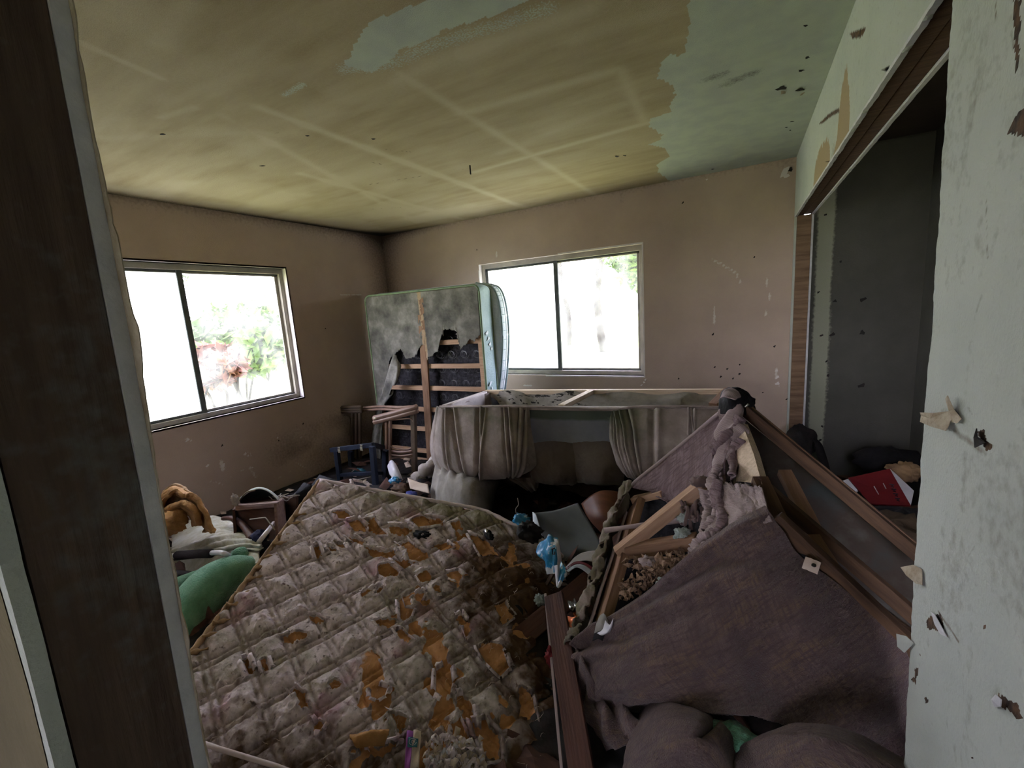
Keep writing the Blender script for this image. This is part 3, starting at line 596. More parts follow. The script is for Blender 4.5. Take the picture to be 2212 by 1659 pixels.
# closet
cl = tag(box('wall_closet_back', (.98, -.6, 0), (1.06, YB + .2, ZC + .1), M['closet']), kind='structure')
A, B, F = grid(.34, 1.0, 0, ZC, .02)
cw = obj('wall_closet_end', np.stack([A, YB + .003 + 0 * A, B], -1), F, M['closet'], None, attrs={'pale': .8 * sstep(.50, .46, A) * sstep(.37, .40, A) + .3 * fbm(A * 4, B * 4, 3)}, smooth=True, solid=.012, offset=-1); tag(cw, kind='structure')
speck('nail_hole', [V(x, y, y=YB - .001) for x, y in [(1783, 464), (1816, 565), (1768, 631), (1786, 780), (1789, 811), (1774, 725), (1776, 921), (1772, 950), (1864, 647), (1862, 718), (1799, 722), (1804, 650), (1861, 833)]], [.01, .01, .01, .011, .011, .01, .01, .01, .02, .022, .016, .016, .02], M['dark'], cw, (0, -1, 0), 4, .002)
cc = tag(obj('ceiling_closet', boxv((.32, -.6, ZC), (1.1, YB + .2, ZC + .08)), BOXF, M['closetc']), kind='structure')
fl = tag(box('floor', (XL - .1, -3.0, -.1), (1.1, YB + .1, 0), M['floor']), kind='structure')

# the near wall we look past: its stud is bare, board on both sides broken off ragged
t_f0, t_f1 = V(100, 0, y=.19), V(418, 1659, y=.19)
t_n0, t_n1 = V(0, 950, y=.10), V(165, 1659, y=.10)
def xedge(p, q, z): return p[0] + (q[0] - p[0]) * (z - p[2]) / (q[2] - p[2])
Zs = np.linspace(0, ZC, 200)
xf = np.array([xedge(t_f0, t_f1, z) for z in Zs]); xn = xf + 0.0
v = []; f = []; ny = 24; at = []
for i, z in enumerate(Zs):
    for k in range(ny):
        y = .102 + (.19 - .102) * k / (ny - 1); v.append((xf[i], y, z))
        a_ = fbm(np.array([y * 60]), np.array([z * 7]), 3)[0]; at.append(.42 * math.exp(-((z - 1.35) / .28) ** 2) * (.4 + a_) * (.35 + .8 * (k / ny)))
    v.append((xf[i] - .038, .19, z)); v.append((xf[i] - .038, .102, z)); at += [0, 0]
K = ny + 2
for i in range(len(Zs) - 1):
    for k in range(K): f.append((i * K + k, i * K + (k + 1) % K, (i + 1) * K + (k + 1) % K, (i + 1) * K + k))
wall_near = tag(thing('wall_near', (-1.5, .15, 0), None, None), kind='structure')
obj('stud', v, f, M['studl'], wall_near, attrs={'pale': at})
def sheet(name, y0, y1, xedge_fn, x_out, m, parent, mt2=None):
    v = []; f = []
    for z in Zs:
        x = xedge_fn(z); v += [(x_out, y0, z), (x, y0, z), (x, y1, z), (x_out, y1, z)]
    for i in range(len(Zs) - 1):
        for k in range(4): f.append((i * 4 + k, i * 4 + (k + 1) % 4, (i + 1) * 4 + (k + 1) % 4, (i + 1) * 4 + k))
    f.append((0, 1, 2, 3)); f.append(tuple((len(Zs) - 1) * 4 + k for k in (3, 2, 1, 0)))
    return obj(name, v, f, m, parent)
jz = lambda z, s, a: a * (float(fbm(np.array([z * 14.0]), np.array([s * 1.7]), s, 5)[0]) - .5) * 2
XF = lambda z: float(np.interp(z, Zs, xf))
sheet('far_board', .1905, .2035, lambda z: XF(z) + .002 + jz(z, 3, .004), -3.77, M['gyp'], wall_near)
sheet('torn_board_paper', .2037, .2048, lambda z: XF(z) + .004 + abs(jz(z, 8, .016)) + .012 * max(0, math.sin(z * 5.2)) ** 6, -2.5, M['paper'], wall_near)
sheet('near_board', .087, .0998, lambda z: XF(z) + .002 + jz(z, 5, .006), -2.6, M['white'], wall_near)
A, B, F = grid(-1.6, 0, 0, ZC, .006)
Ax = np.interp(B, Zs, xf) - .018 + A * 1.0 + .012 * (fbm(B * 6, B * 0, 3) - .5) * 2 * (A > -.3)
obj('painted_skin', np.stack([Ax, .0862 + 0 * A, B], -1), F, M['skin'], wall_near, smooth=True)
boxes('wall_core', [((-3.8, .10, 0), (-.68, .19, ZC)), ((-3.8, .10, ZC), (.26, .19, ZC + .1))], M['stud'], wall_near)
# hall behind the camera, unseen; its window opening is sized to light the near wall
hall = tag(thing('wall_hall', (-1, -2.9, 0), None, None), kind='structure')
boxes('hall_wall', [((-2.7, -3.0, 0), (-1.9, -2.9, ZC)), ((-.3, -3.0, 0), (.5, -2.9, ZC)), ((-1.9, -3, 0), (-.3, -2.9, 1.0)), ((-1.9, -3, 2.0), (-.3, -2.9, ZC)), ((-1.9, -3, 1.0), (-1.45, -2.9, 2.0)), ((-2.7, -3, 0), (-2.6, .09, ZC)), ((.5, -3.0, 0), (.6, -1.2, ZC)), ((.3, -1.3, 0), (.6, -1.2, ZC))], M['hallw'], hall)
tag(box('ceiling_hall', (-2.8, -3.1, ZC), (.5, .1, ZC + .08), M['hallw']), kind='structure')

# outdoors
gr = tag(obj('ground', [(-60, -60, -.25), (60, -60, -.25), (60, 70, -.25), (-60, 70, -.25)], [(0, 1, 2, 3)], M['ground']), kind='structure')
def leaves(name, c, r, n, size, m, parent, seed):
    R = np.random.RandomState(seed); d = R.normal(size=(n, 3)); d /= np.linalg.norm(d, axis=1)[:, None]; rad = R.rand(n) ** .4
    k = .6 + .8 * fbm(d[:, 0] * 2 + 3, d[:, 2] * 2 + d[:, 1], seed); p = np.array(c) + d * rad[:, None] * np.array(r) * k[:, None]
    a = R.normal(size=(n, 3)); a /= np.linalg.norm(a, axis=1)[:, None]; b = np.cross(a, R.normal(size=(n, 3))); b /= np.linalg.norm(b, axis=1)[:, None]
    s = size * (.6 + .8 * R.rand(n))[:, None]; v = np.stack([p - a * s, p - b * s * .4, p + a * s, p + b * s * .4], 1).reshape(-1, 3)
    return tag(obj(name, v, np.arange(n * 4).reshape(n, 4), m, parent), kind='stuff')
def tree(px, y, h, r0, label, crowns, seed):
    b = V(px, 700, y=y); t = thing('tree', (b[0], y, -.25), label, 'tree'); R = random.Random(seed)
    pts = [(b[0] + .15 * math.sin(i * 1.3 + seed), y + .1 * math.cos(i), -.25 + h * i / 9) for i in range(10)]
    tube('trunk', smooth_path(pts, 3), lambda t_: r0 * (1 - .55 * t_), M['bark'], t, n=10)
    for k in range(5):
        z = h * (.35 + .12 * k); g = R.random() * 6; tube('branch', [(b[0], y, z), (b[0] + .8 * math.cos(g), y + .6 * math.sin(g), z + .6), (b[0] + 1.4 * math.cos(g), y + 1.2 * math.sin(g), z + .9)], lambda t_: r0 * .3 * (1 - .7 * t_), M['bark'], t, n=6)
    for i, (dx, dz, rr, n) in enumerate(crowns): leaves('crown', (b[0] + dx, y, dz), (rr, rr, rr * .9), n, .12, M['leafg'], t, seed + i)
tree(1300, 16, 11, .16, 'slender straight tree seen through the right-hand window', [(0, 8, 2.2, 2600), (.2, 5.2, .9, 500)], 3)
tree(1222, 19, 12, .13, 'thin tree just right of the sliding stile of the right-hand window', [(0, 9.5, 2.0, 1800)], 7)
tree(1420, 14, 7, .12, 'leafy tree cut off by the right edge of the right-hand window', [(-.35, 2.9, 1.15, 2600), (0, 5, 1.6, 2000)], 12)
def bush(px, py, x, r, m, label, n, seed):
    c = V(px, py, x=x); t = thing('shrub', (c[0], c[1], -.25), label, 'shrub')
    for k in range(4): tube('stem', [(c[0], c[1], -.25), (c[0] + .2 * math.cos(k * 1.7), c[1] + .3 * math.sin(k * 1.7), c[2] * .5), (c[0], c[1] + .4 * math.sin(k * 2.1), c[2])], .025, M['bark'], t, n=6)
    leaves('foliage', c, r, n, .14, m, t, seed)
bush(510, 745, -9.5, (1.2, 1.25, .75), M['leafg'], 'broad green shrub in the middle of the left-hand window view', 2600, 5)
bush(560, 700, -13.5, (.8, .8, .8), M['leafg'], 'taller pale green shrub behind the broad one, at its right', 1200, 8)
bush(465, 790, -7.6, (.5, .4, .35), M['leafr'], 'low reddish shrub left of the green ones', 900, 9)
for (yy, hh, sd, lb) in ((6.9, 9, 2, 'tall vine-hung tree at the left of the left-hand window view'), (10.4, 9, 4, 'tall bare-stemmed tree right of the vine-hung one')):
    t = thing('tree', (-15, yy, -.25), lb, 'tree'); tube('trunk', smooth_path([(-15 + .1 * math.sin(i), yy, -.25 + hh * i / 6) for i in range(7)], 3), lambda q_: .14 * (1 - .5 * q_), M['bark'], t)
    leaves('crown', (-15, yy, 6.2), (1.5, 1.6, 1.8), 2600, .13, M['leafg'], t, sd); leaves('vine', (-15, yy, 4.0), (.4, .45, 1.3), 500, .10, M['leafg'], t, sd + 4)
# ------------------------------------------------------------------ things in the room
def rect(a, b, c, d): return [[a, b], [d, c]]
def net(rows):  # rows of (px, py, Y)
    return [[V(x, y, y=d) for (x, y, d) in r] for r in rows]
def folds(k, ph=0, a=.012, seed=0): return lambda u, v: a * (np.sin(u * k + ph + 2.2 * fbm(u * 3, v * 1.2, seed)) + .7 * (fbm(u * k * .8, v * 2, seed + 3) - .5) * 2)
def torn_edge(fn, seed=0, amp=.06, f=26): return lambda u, v: fn(u, v, (fbm(u * f, v * f, seed) - .5) * 2 * amp)

# ---- foreground mattress -------------------------------------------------
MA = V(690, 1035, z=.60); MB = V(1130, 1115, z=.40); MC = V(290, 1565, z=.30)
MU = _n(MB - MA); MV = MC - MA; MV = _n(MV - MV.dot(MU) * MU); MN = np.cross(MU, MV); MN = MN if MN[2] > 0 else -MN
def mst(px, py):
    q = VP(px, py, MA, MN) - MA; return (q.dot(MU), q.dot(MV))
MS0, MS1, MT0, MT1 = 0.0, 1.95, 0.0, 1.47
mat_t = thing('mattress', MA + MU * .8 + MV * .7 - np.array([0, 0, .35]), 'torn quilted floral mattress with orange foam showing, sloping in the foreground', 'mattress')
step = .0055
A, B, F = grid(MS0, MS1, MT0, MT1, step)
def left_skew(t): return .155 * t                     # the long edge runs slightly askew
def msurf(s, t, h):
    """the mattress top bent down past its right-hand shoulder"""
    s2 = s + left_skew(t) * np.clip(1 - s / 1.2, 0, 1)
    R_ = .42; sb = 1.12 + .10 * np.sin(np.clip(t, 0, .9) * 2.6 + .4) + .42 * sstep(.55, 1.25, t); e = np.clip(s2 - sb, 0, None); an = e / R_
    ss = np.where(s2 > sb, sb + R_ * np.sin(an), s2); dz = np.where(s2 > sb, -R_ * (1 - np.cos(an)), 0)
    back = sstep(.95, 1.3, s2) * .10 * sstep(.45, 0, t)
    sag = -.05 * np.exp(-((s2 - .55) / .5) ** 2) * np.sin(np.pi * np.clip(t / 1.37, 0, 1))
    nx = np.sin(an) * (s2 > sb); nz = np.where(s2 > sb, np.cos(an), 1.0)
    tt = t + back
    hh = h
    return MA + (ss + nx * hh)[..., None] * MU + tt[..., None] * MV + (dz + sag + nz * hh)[..., None] * MN
ang1, ang2 = math.radians(36), math.radians(-46)
def qdist(s, t):
    c0 = np.array([.163, .594]); out = []
    for a in (ang1, ang2):
        nx, ny = -math.sin(a), math.cos(a); d = ((s - c0[0]) * nx + (t - c0[1]) * ny) + .02 * (fbm(s * 2, t * 2, 5) - .5) + .010 * (fbm(s * 14, t * 14, 6) - .5); P_ = .142
        q = (d / P_) % 1.0; q = np.where(q > .5, q - 1, q) * P_; out.append(q)
    return out
q1, q2 = qdist(A, B)
# every line is a twin row of stitches 2.6 cm apart
gro = lambda q: np.minimum(np.exp(-(np.abs(q + .013) / .0075) ** 2) + np.exp(-(np.abs(q - .013) / .0075) ** 2), 1)
g = np.maximum(gro(q1), gro(q2)); puff = sstep(.005, .05, np.minimum(np.abs(q1), np.abs(q2)))
foam = np.zeros_like(A); jA = A + .014 * (fbm(A * 30, B * 30, 4) - .5) * 2 + .006 * (fbm(A * 90, B * 90, 5) - .5) * 2; jB = B + .014 * (fbm(A * 30, B * 30, 14) - .5) * 2
FP = [[(710, 1100), (735, 1098), (752, 1108), (748, 1115), (718, 1112)], [(738, 1118), (762, 1112), (782, 1128), (778, 1138), (752, 1136)], [(774, 1116), (800, 1112), (812, 1130), (830, 1146), (800, 1144)],
      [(880, 1118), (912, 1110), (958, 1118), (948, 1128), (900, 1132)], [(832, 1128), (875, 1130), (888, 1138), (855, 1148), (836, 1142)], [(968, 1126), (992, 1124), (998, 1142), (975, 1142)],
      [(845, 1160), (872, 1156), (890, 1172), (915, 1182), (920, 1196), (900, 1203), (872, 1196), (868, 1178)], [(775, 1168), (800, 1172), (818, 1175), (836, 1172), (843, 1180), (820, 1192), (800, 1190), (782, 1180)],
      [(798, 1205), (825, 1203), (850, 1220), (848, 1232), (820, 1232), (802, 1222)], [(835, 1192), (870, 1194), (878, 1206), (860, 1214)], [(888, 1230), (908, 1218), (926, 1228), (920, 1244), (898, 1246)], [(958, 1228), (982, 1225), (996, 1238), (980, 1248), (962, 1240)],
      [(732, 1146), (748, 1144), (768, 1156), (770, 1166), (748, 1158)], [(700, 1156), (722, 1158), (728, 1170), (712, 1168)], [(688, 1164), (702, 1166), (708, 1176), (690, 1174)], [(652, 1165), (664, 1162), (670, 1182), (656, 1188)],
      [(845, 1282), (852, 1278), (858, 1296), (878, 1300), (870, 1318), (856, 1326), (846, 1314)], [(785, 1322), (800, 1318), (832, 1320), (834, 1330), (815, 1340), (796, 1334)], [(832, 1345), (850, 1342), (862, 1358), (878, 1370), (862, 1378), (846, 1366)],
      [(556, 1348), (580, 1340), (618, 1342), (618, 1352), (590, 1360), (562, 1358)], [(755, 1262), (770, 1252), (782, 1256), (770, 1268), (757, 1272)], [(790, 1252), (805, 1243), (812, 1250), (796, 1262)], [(625, 1300), (640, 1302), (665, 1312), (650, 1318), (630, 1310)],
      [(882, 1270), (895, 1262), (905, 1268), (896, 1285), (884, 1286)], [(928, 1258), (940, 1256), (944, 1272), (932, 1272)], [(978, 1325), (992, 1322), (1008, 1340), (1012, 1365), (1002, 1372), (992, 1345)], [(932, 1440), (950, 1432), (966, 1438), (972, 1470), (968, 1490), (948, 1498), (932, 1486)],
      [(568, 1466), (582, 1458), (602, 1472), (612, 1500), (602, 1512), (590, 1490)], [(668, 1455), (682, 1448), (698, 1458), (692, 1468), (674, 1466)], [(772, 1472), (790, 1465), (812, 1472), (806, 1488), (788, 1496), (772, 1490)], [(630, 1542), (640, 1536), (655, 1542), (645, 1556), (632, 1554)],
      [(818, 1530), (835, 1535), (866, 1540), (862, 1568), (845, 1578), (835, 1560)], [(985, 1500), (1000, 1498), (1020, 1520), (1026, 1570), (1012, 1578), (996, 1540)], [(1030, 1395), (1060, 1382), (1085, 1400), (1100, 1440), (1080, 1460), (1050, 1430)], [(1020, 1560), (1050, 1552), (1080, 1590), (1082, 1640), (1050, 1645), (1030, 1600)],
      [(760, 1590), (780, 1600), (838, 1592), (835, 1604), (800, 1624), (770, 1612)], [(926, 1170), (960, 1163), (976, 1176), (950, 1184)], [(1010, 1150), (1050, 1160), (1080, 1190), (1040, 1200)], [(765, 1040), (786, 1044), (796, 1052), (778, 1056), (766, 1050)], [(500, 1400), (512, 1395), (520, 1420), (505, 1425)],
      [(455, 1395), (468, 1390), (480, 1420), (470, 1430)], [(1068, 1310), (1090, 1300), (1110, 1330), (1086, 1350)], [(1120, 1480), (1150, 1500), (1160, 1560), (1125, 1540)]]
FS = [[mst(*p) for p in poly] for poly in FP]
for poly in FS: foam = np.maximum(foam, inpoly(jA, jB, poly))
rim = np.zeros_like(A)
for poly in FS:
    for i in range(len(poly)):
        rim = np.maximum(rim, np.exp(-(segdist(jA, jB, poly[i], poly[(i + 1) % len(poly)]) / .007) ** 2))
nb = sstep(.66, .70, fbm(A * 9, B * 9, 41)) * sstep(.5, .9, A) * .9
foam = np.maximum(foam, nb)
gx, gy = mst(1080, 1240); grime_tone = .95 * np.exp(-(((A - gx) / .30) ** 2 + ((B - gy) / .42) ** 2)) + .8 * sstep(1.15, 1.5, A) * sstep(.2, .5, B) + .75 * sstep(1.0, 1.3, B + .25 * (fbm(A * 3, B * 3, 2) - .5)) * sstep(.1, .5, A)  # brown stains at the right; the near end is darkened as well
moss = sstep(.28, .0, B) * sstep(.2, .5, A) * .55 + .4 * sstep(.55, .7, fbm(A * 3, B * 3, 12))
holx = mst(910, 1144); hole = np.exp(-(((A - holx[0]) / .045) ** 2 + ((B - holx[1]) / .022) ** 2))
h = -.011 * g + .010 * puff * (1 - foam) + .008 * (fbm(A * 11, B * 11, 3) - .5) + .005 * (fbm(A * 38, B * 38, 6) - .5) + .002 * (fbm(A * 90, B * 90, 8) - .5)
h = h + foam * (-.009 + .006 * puff) + rim * .006 * (1 - foam)
h += .03 * sstep(.5, .7, fbm(A * 7, B * 7, 22)) * (fbm(A * 26, B * 26, 23) - .3) * (1 - foam) + .005 * np.abs(fbm(A * 60, B * 60, 33) - .5)
edge = np.minimum(np.minimum(A - MS0, MT1 - B), B - MT0); rnd = np.clip(1 - edge / .03, 0, 1); h = h - .02 * rnd ** 2
cover = obj('quilted_cover', msurf(A, B, h), F, M['quilt'], mat_t, smooth=True, uv=np.stack([A, B], -1).reshape(-1, 2),
            attrs={'foam': np.clip(foam, 0, 1), 'grime_tone': np.clip(grime_tone, 0, 1), 'moss': np.clip(moss, 0, 1), 'groove': np.clip(.5 * g * (1 - foam), 0, 1)})
cover.data.flip_normals()
# side borders
def border(name, st_line, m, drop=.17, nn=160):
    v = []; f = []
    for i in range(nn + 1):
        s, t = st_line(i / nn); p = msurf(np.array([[s]]), np.array([[t]]), np.array([[-.022]]))[0, 0]
        dn = msurf(np.array([[s]]), np.array([[t]]), np.array([[-.022 - drop]]))[0, 0]
        for k in range(5):
            b_ = k / 4; w = p * (1 - b_) + dn * b_; v.append(w)
    for i in range(nn):
        for k in range(4): f.append((i * 5 + k, (i + 1) * 5 + k, (i + 1) * 5 + k + 1, i * 5 + k + 1))
    return obj(name, v, f, m, mat_t, smooth=True, solid=.01)
border('side_border', lambda q: (0, q * MT1), M['foamtape']); border('side_border', lambda q: (q * MS1, 0), M['quilt']); border('side_border', lambda q: (q * MS1, MT1), M['foamtape']); border('side_border', lambda q: (MS1, q * MT1), M['quilt'])
tube('piping', [msurf(np.array([[s]]), np.array([[t]]), np.array([[-.004]]))[0, 0] for s, t in [(0.004, q) for q in np.linspace(0, MT1, 60)]], lambda q: .010 + .004 * math.sin(q * 90) ** 2, M['foamtape'], mat_t)
tube('piping', [msurf(np.array([[s]]), np.array([[.004]]), np.array([[-.002]]))[0, 0] for s in np.linspace(0, MS1, 60)], lambda q: .009 + .003 * math.sin(q * 110) ** 2, M['quilt'], mat_t)
for i in range(15):      # orange tape rucked over the left edge
    t = .30 + i * .068 + rng.random() * .03
    p = [msurf(np.array([[.005 + .05 * k]]), np.array([[t - .03 * k]]), np.array([[.004 + .006 * (k == 1)]]))[0, 0] for k in np.linspace(0, 1.2, 6)]
    tube('rucked_tape', p, lambda q: .014 * (1 - .7 * q) * (.8 + .5 * math.sin(q * 9 + i)), M['foamtape'], mat_t, n=7)
# curled flaps of ticking round the holes
vF = []; fF = []; atU = []
R_ = np.random.RandomState(5)
for poly in FS:
    c = np.mean(poly, 0)
    for i in range(len(poly)):
        if R_.rand() < .35: continue
        a = np.array(poly[i]); b = np.array(poly[(i + 1) % len(poly)]); out = (a + b) / 2 - c; out = out / (np.linalg.norm(out) + 1e-6)
        w = .012 + .016 * R_.rand(); n0 = len(vF); K_ = 5
        for k in range(K_):
            e = a + (b - a) * k / (K_ - 1); jj = R_.rand() * .006
            vF += [(*e, .000), (*(e + out * w * .4), .010 + jj), (*(e + out * w * (.8 + .4 * R_.rand())), .006 + jj)]
        for k in range(K_ - 1):
            for l in range(2): fF.append((n0 + k * 3 + l, n0 + k * 3 + l + 1, n0 + (k + 1) * 3 + l + 1, n0 + (k + 1) * 3 + l))
vF = np.array(vF); P_ = msurf(vF[:, 0], vF[:, 1], vF[:, 2])
fl_ = obj('torn_ticking', P_, fF, M['quilt'], mat_t, smooth=True, uv=vF[:, :2], attrs={'foam': 0 * vF[:, 0], 'grime_tone': .5 * sstep(.9, 1.3, vF[:, 0]), 'moss': 0 * vF[:, 0]}, solid=.0015); tag(fl_, kind='stuff')
# loose threads
tv = []; tf = []
for i in range(520):
    s, t = R_.rand() * 1.5, R_.rand() * 1.33; a = R_.rand() * 6.28; l = .01 + .03 * R_.rand(); n0 = len(tv); L3 = []
    for k in range(4):
        e = k / 3; L3.append((s + math.cos(a + e) * l * e, t + math.sin(a + e) * l * e, .006 + .014 * math.sin(e * 2.6)))
    for q in L3: tv += [q, (q[0] + .0009, q[1] + .0009, q[2] + .0006)]
    for k in range(3): tf.append((n0 + 2 * k, n0 + 2 * k + 1, n0 + 2 * k + 3, n0 + 2 * k + 2))
tv = np.array(tv); tag(obj('loose_thread', msurf(tv[:, 0], tv[:, 1], tv[:, 2]), tf, M['card'], mat_t), kind='stuff')
def on_m(px, py, h=.01):
    s, t = mst(px, py); s0 = s - left_skew(t) * max(0, 1 - s / 1.2)
    return msurf(np.array([s0]), np.array([t]), np.array([h]))[0]
def crumple(name, c, r, m, label=None, cat=None, parent=None, seed=0, amp=.5, group=None, rot=0, freq=3.5):
    o = blob(name, c, r, m, parent, seed=seed, amp=amp, n=18, rot=rot, freq=freq)
    return tag(o, label, cat, group)
c = on_m(912, 1146, -.004); crumple('foam_clump', c, (.055, .03, .018), M['blackcloth'], 'small dark burnt clump lying in an orange tear of the mattress', 'rubbish', seed=3)
c = on_m(1058, 1152, .012); t = thing('crushed_wrapper', c, 'small crushed black and silver wrapper on the dark end of the mattress', 'wrapper'); blob('film', c, (.05, .02, .016), M['blackcloth'], t, seed=8, amp=.5, n=16, rot=-.7, freq=4); blob('foil', c + np.array([-.02, .01, .012]), (.022, .010, .008), M['cansil'], t, seed=4, amp=.6, n=12, rot=-.7, freq=5)
# ribbon label and shredded paper at the near edge
def mpatch(name, pts, m, parent, h=.012, thick=.0015, sub=6):
    (a, b, c, d) = [mst(*p) for p in pts]; v = []; 
    for i in range(sub + 1):
        for j in range(sub + 1):
            u_, w_ = i / sub, j / sub; q = (np.array(a) * (1 - u_) + np.array(b) * u_) * (1 - w_) + (np.array(d) * (1 - u_) + np.array(c) * u_) * w_
            v.append((q[0], q[1], h + .003 * math.sin(u_ * 5 + w_ * 4)))
    v = np.array(v); f = [(i * (sub + 1) + j, (i + 1) * (sub + 1) + j, (i + 1) * (sub + 1) + j + 1, i * (sub + 1) + j + 1) for i in range(sub) for j in range(sub)]
    sk = left_skew(v[:, 1]) * np.clip(1 - v[:, 0] / 1.2, 0, 1)
    return obj(name, msurf(v[:, 0] - sk, v[:, 1], v[:, 2]), f, m, parent, smooth=True, solid=thick)
tg = thing('mattress_label', on_m(885, 1620), 'cream and purple woven ribbon with teal tag lying at the near edge of the mattress', 'label')
mpatch('cream_band', [(892, 1578), (908, 1580), (904, 1662), (884, 1664)], M['card'], tg, .014); mpatch('purple_band', [(877, 1580), (892, 1580), (884, 1664), (872, 1662)], M['purple'], tg, .0145)
tt_ = mpatch('teal_tag', [(880, 1596), (902, 1598), (900, 1619), (878, 1616)], M['tealtag'], tg, .0175)
cc_ = [on_m(x, y, .021) for x, y in [(890 + 8 * math.cos(g_), 1607 + 7.5 * math.sin(g_)) for g_ in np.linspace(.2, 5.9, 22)]]; tube('letter_ring', cc_, .0007, M['inkw'], tt_, n=5)
cc_ = [on_m(x, y, .021) for x, y in [(891 + 3.5 * math.cos(g_), 1607 + 4 * math.sin(g_)) for g_ in np.linspace(.8, 6.2, 14)] + [(894, 1607), (891, 1607)]]; tube('letter', cc_, .0007, M['inkw'], tt_, n=5)
sh = thing('shredded_paper', on_m(980, 1620), 'heap of shredded white and pink paper at the near edge of the mattress', 'paper')
for i, m_ in enumerate(['wrapwhite', 'quilt', 'quilt', 'card', 'quilt', 'card', 'quilt']):
    v = []; f = []
    for k in range(20 if m_ != 'wrapwhite' else 9):
        x = 915 + R_.rand() * 130; y = 1595 + R_.rand() * 80 + abs(x - 980) * .2; s, t = mst(x, y); h0 = .012 + .03 * R_.rand(); a = R_.rand() * 6.3; n0 = len(v); l = .012 + .02 * R_.rand()
        for e in range(4):
            q = (s + math.cos(a) * l * (e - 1.5) / 2, t + math.sin(a) * l * (e - 1.5) / 2, h0 + .012 * math.sin(e * 1.9 + k)); wv = .004 + .006 * R_.rand()
            v += [(q[0] - math.sin(a) * wv, q[1] + math.cos(a) * wv, q[2]), (q[0] + math.sin(a) * wv, q[1] - math.cos(a) * wv, q[2] + .004)]
        for e in range(3): f.append((n0 + 2 * e, n0 + 2 * e + 1, n0 + 2 * e + 3, n0 + 2 * e + 2))
    v = np.array(v); tag(obj('paper_shred', msurf(v[:, 0], v[:, 1], v[:, 2]), f, M[m_], sh, smooth=True, solid=.0008, uv=v[:, :2], attrs={'foam': 0 * v[:, 0], 'grime_tone': 0 * v[:, 0], 'moss': 0 * v[:, 0]}), kind='stuff')
c = on_m(812, 1606, .02); tag(cloth('foam_flap', [[on_m(750, 1588, .01), on_m(790, 1592, .02), on_m(838, 1590, .03)], [on_m(758, 1604, .03), on_m(800, 1600, .055), on_m(838, 1598, .05)], [on_m(768, 1618, .02), on_m(800, 1618, .03), on_m(828, 1612, .02)]], 24, 16, M['foam'], mat_t, disp=lambda u, v: .006 * (fbm(u * 9, v * 9, 3) - .5), thick=.012))

tube('edge_welt', [on_m(432, 1612, .03), on_m(470, 1624, .028), on_m(520, 1640, .03), on_m(590, 1662, .03), on_m(660, 1690, .03)], .007, M['quilt'], mat_t)
# ---- standing box spring in the corner ----------------------------------------
BY = 3.30                       # its open face
def BX(px, py, d=0): return V(px, py, y=BY + d)
bs = thing('box_spring', (-2.75, 3.4, 0), 'box spring standing on end in the corner, torn grey cover over wooden slats', 'box spring')
bl, br = BX(795, 700)[0], BX(1040, 700)[0]; bt = BX(1040, 614)[2]
tp = lambda x: bt - (x - br) * .0
fr_ = M['pinebr']
box('spring_core', (bl + .03, BY + .10, .03), (br - .03, BY + .18, bt - .04), M['cavity'], bs)
for x0, x1, n_ in ((bl + .015, bl + .06, 'side_rail'), (br - .06, br - .015, 'side_rail')): box(n_, (x0, BY + .01, .02), (x1, BY + .045, bt - .02), M['pine'], bs, bevel=.002)
cx_ = BX(912, 800)[0], BX(925, 1000)[0]
beam('centre_rail', (BX(908, 640)[0], BY + .004, bt - .02), (BX(931, 1008)[0], BY + .004, .02), .080, .022, M['pinebr'], bs, up=(0, -1, 0))
for py in (655, 738, 791, 841, 890, 935, 985):
    z = BX(1000, py)[2]; beam('slat', (bl + .05, BY + .03, z - .01), (br - .05, BY + .03, z), .045, .02, M['pine'], bs, up=(0, -1, 0))
for z in (.02, bt - .045): box('end_rail', (bl + .05, BY + .01, z), (br - .05, BY + .045, z + .04), M['pine'], bs, bevel=.002)
# coil springs behind the slats
cv = []; cf = []
for i in range(9):
    for j in range(11):
        x0 = bl + .12 + i * (br - bl - .24) / 8; z0 = .15 + j * (bt - .35) / 10; prev = None
        for k in range(21):
            g_ = k / 20 * 4 * math.pi; rr = .042 - .012 * math.sin(k / 20 * math.pi); p = np.array([x0 + rr * math.cos(g_), BY + .05 + .045 * k / 20, z0 + rr * math.sin(g_)]); n0 = len(cv)
            cv += [p + np.array([0, 0, .0018]), p + np.array([.0016, 0, -.001]), p + np.array([-.0016, 0, -.001])]
            if k:
                for e in range(3): cf.append((n0 - 3 + e, n0 - 3 + (e + 1) % 3, n0 + (e + 1) % 3, n0 + e))
tag(obj('coil_spring', cv, cf, M['wire'], bs), kind='stuff')
# the grey cover, torn away from the lower half
A, B, F = grid(bl + .012, br - .012, 0.02, bt - .012, .007)
edge_px = [(795, 1000), (808, 960), (824, 900), (836, 835), (846, 775), (858, 762), (868, 756), (878, 776), (900, 772), (912, 745), (918, 742), (925, 778), (938, 768), (948, 756), (962, 752), (968, 728), (958, 722), (960, 716), (985, 714), (988, 726), (986, 742), (996, 758), (1005, 748), (1015, 738), (1030, 735), (1040, 728)]
ex = np.array([BX(*p)[0] for p in edge_px]); ez = np.array([BX(*p)[2] for p in edge_px]); o_ = np.argsort(ex)
lim = np.interp(A, ex[o_], ez[o_]) + .05 * (fbm(A * 25, B * 0, 3) - .5) + .02 * (fbm(A * 90, B * 0, 5) - .5)
keep = (B > lim) 
wj = lambda a, s: a + .012 * (fbm(A * 30, B * 30, s) - .5) * 2
h1 = inpoly(wj(A, 4), wj(B, 6), [tuple(BX(*p)[[0, 2]]) for p in [(960, 715), (972, 712), (988, 716), (984, 738), (962, 736)]]); keep &= ~h1
keep |= (A < BX(808, 900)[0] + .03 * (fbm(B * 7, B * 0, 3) - .5))
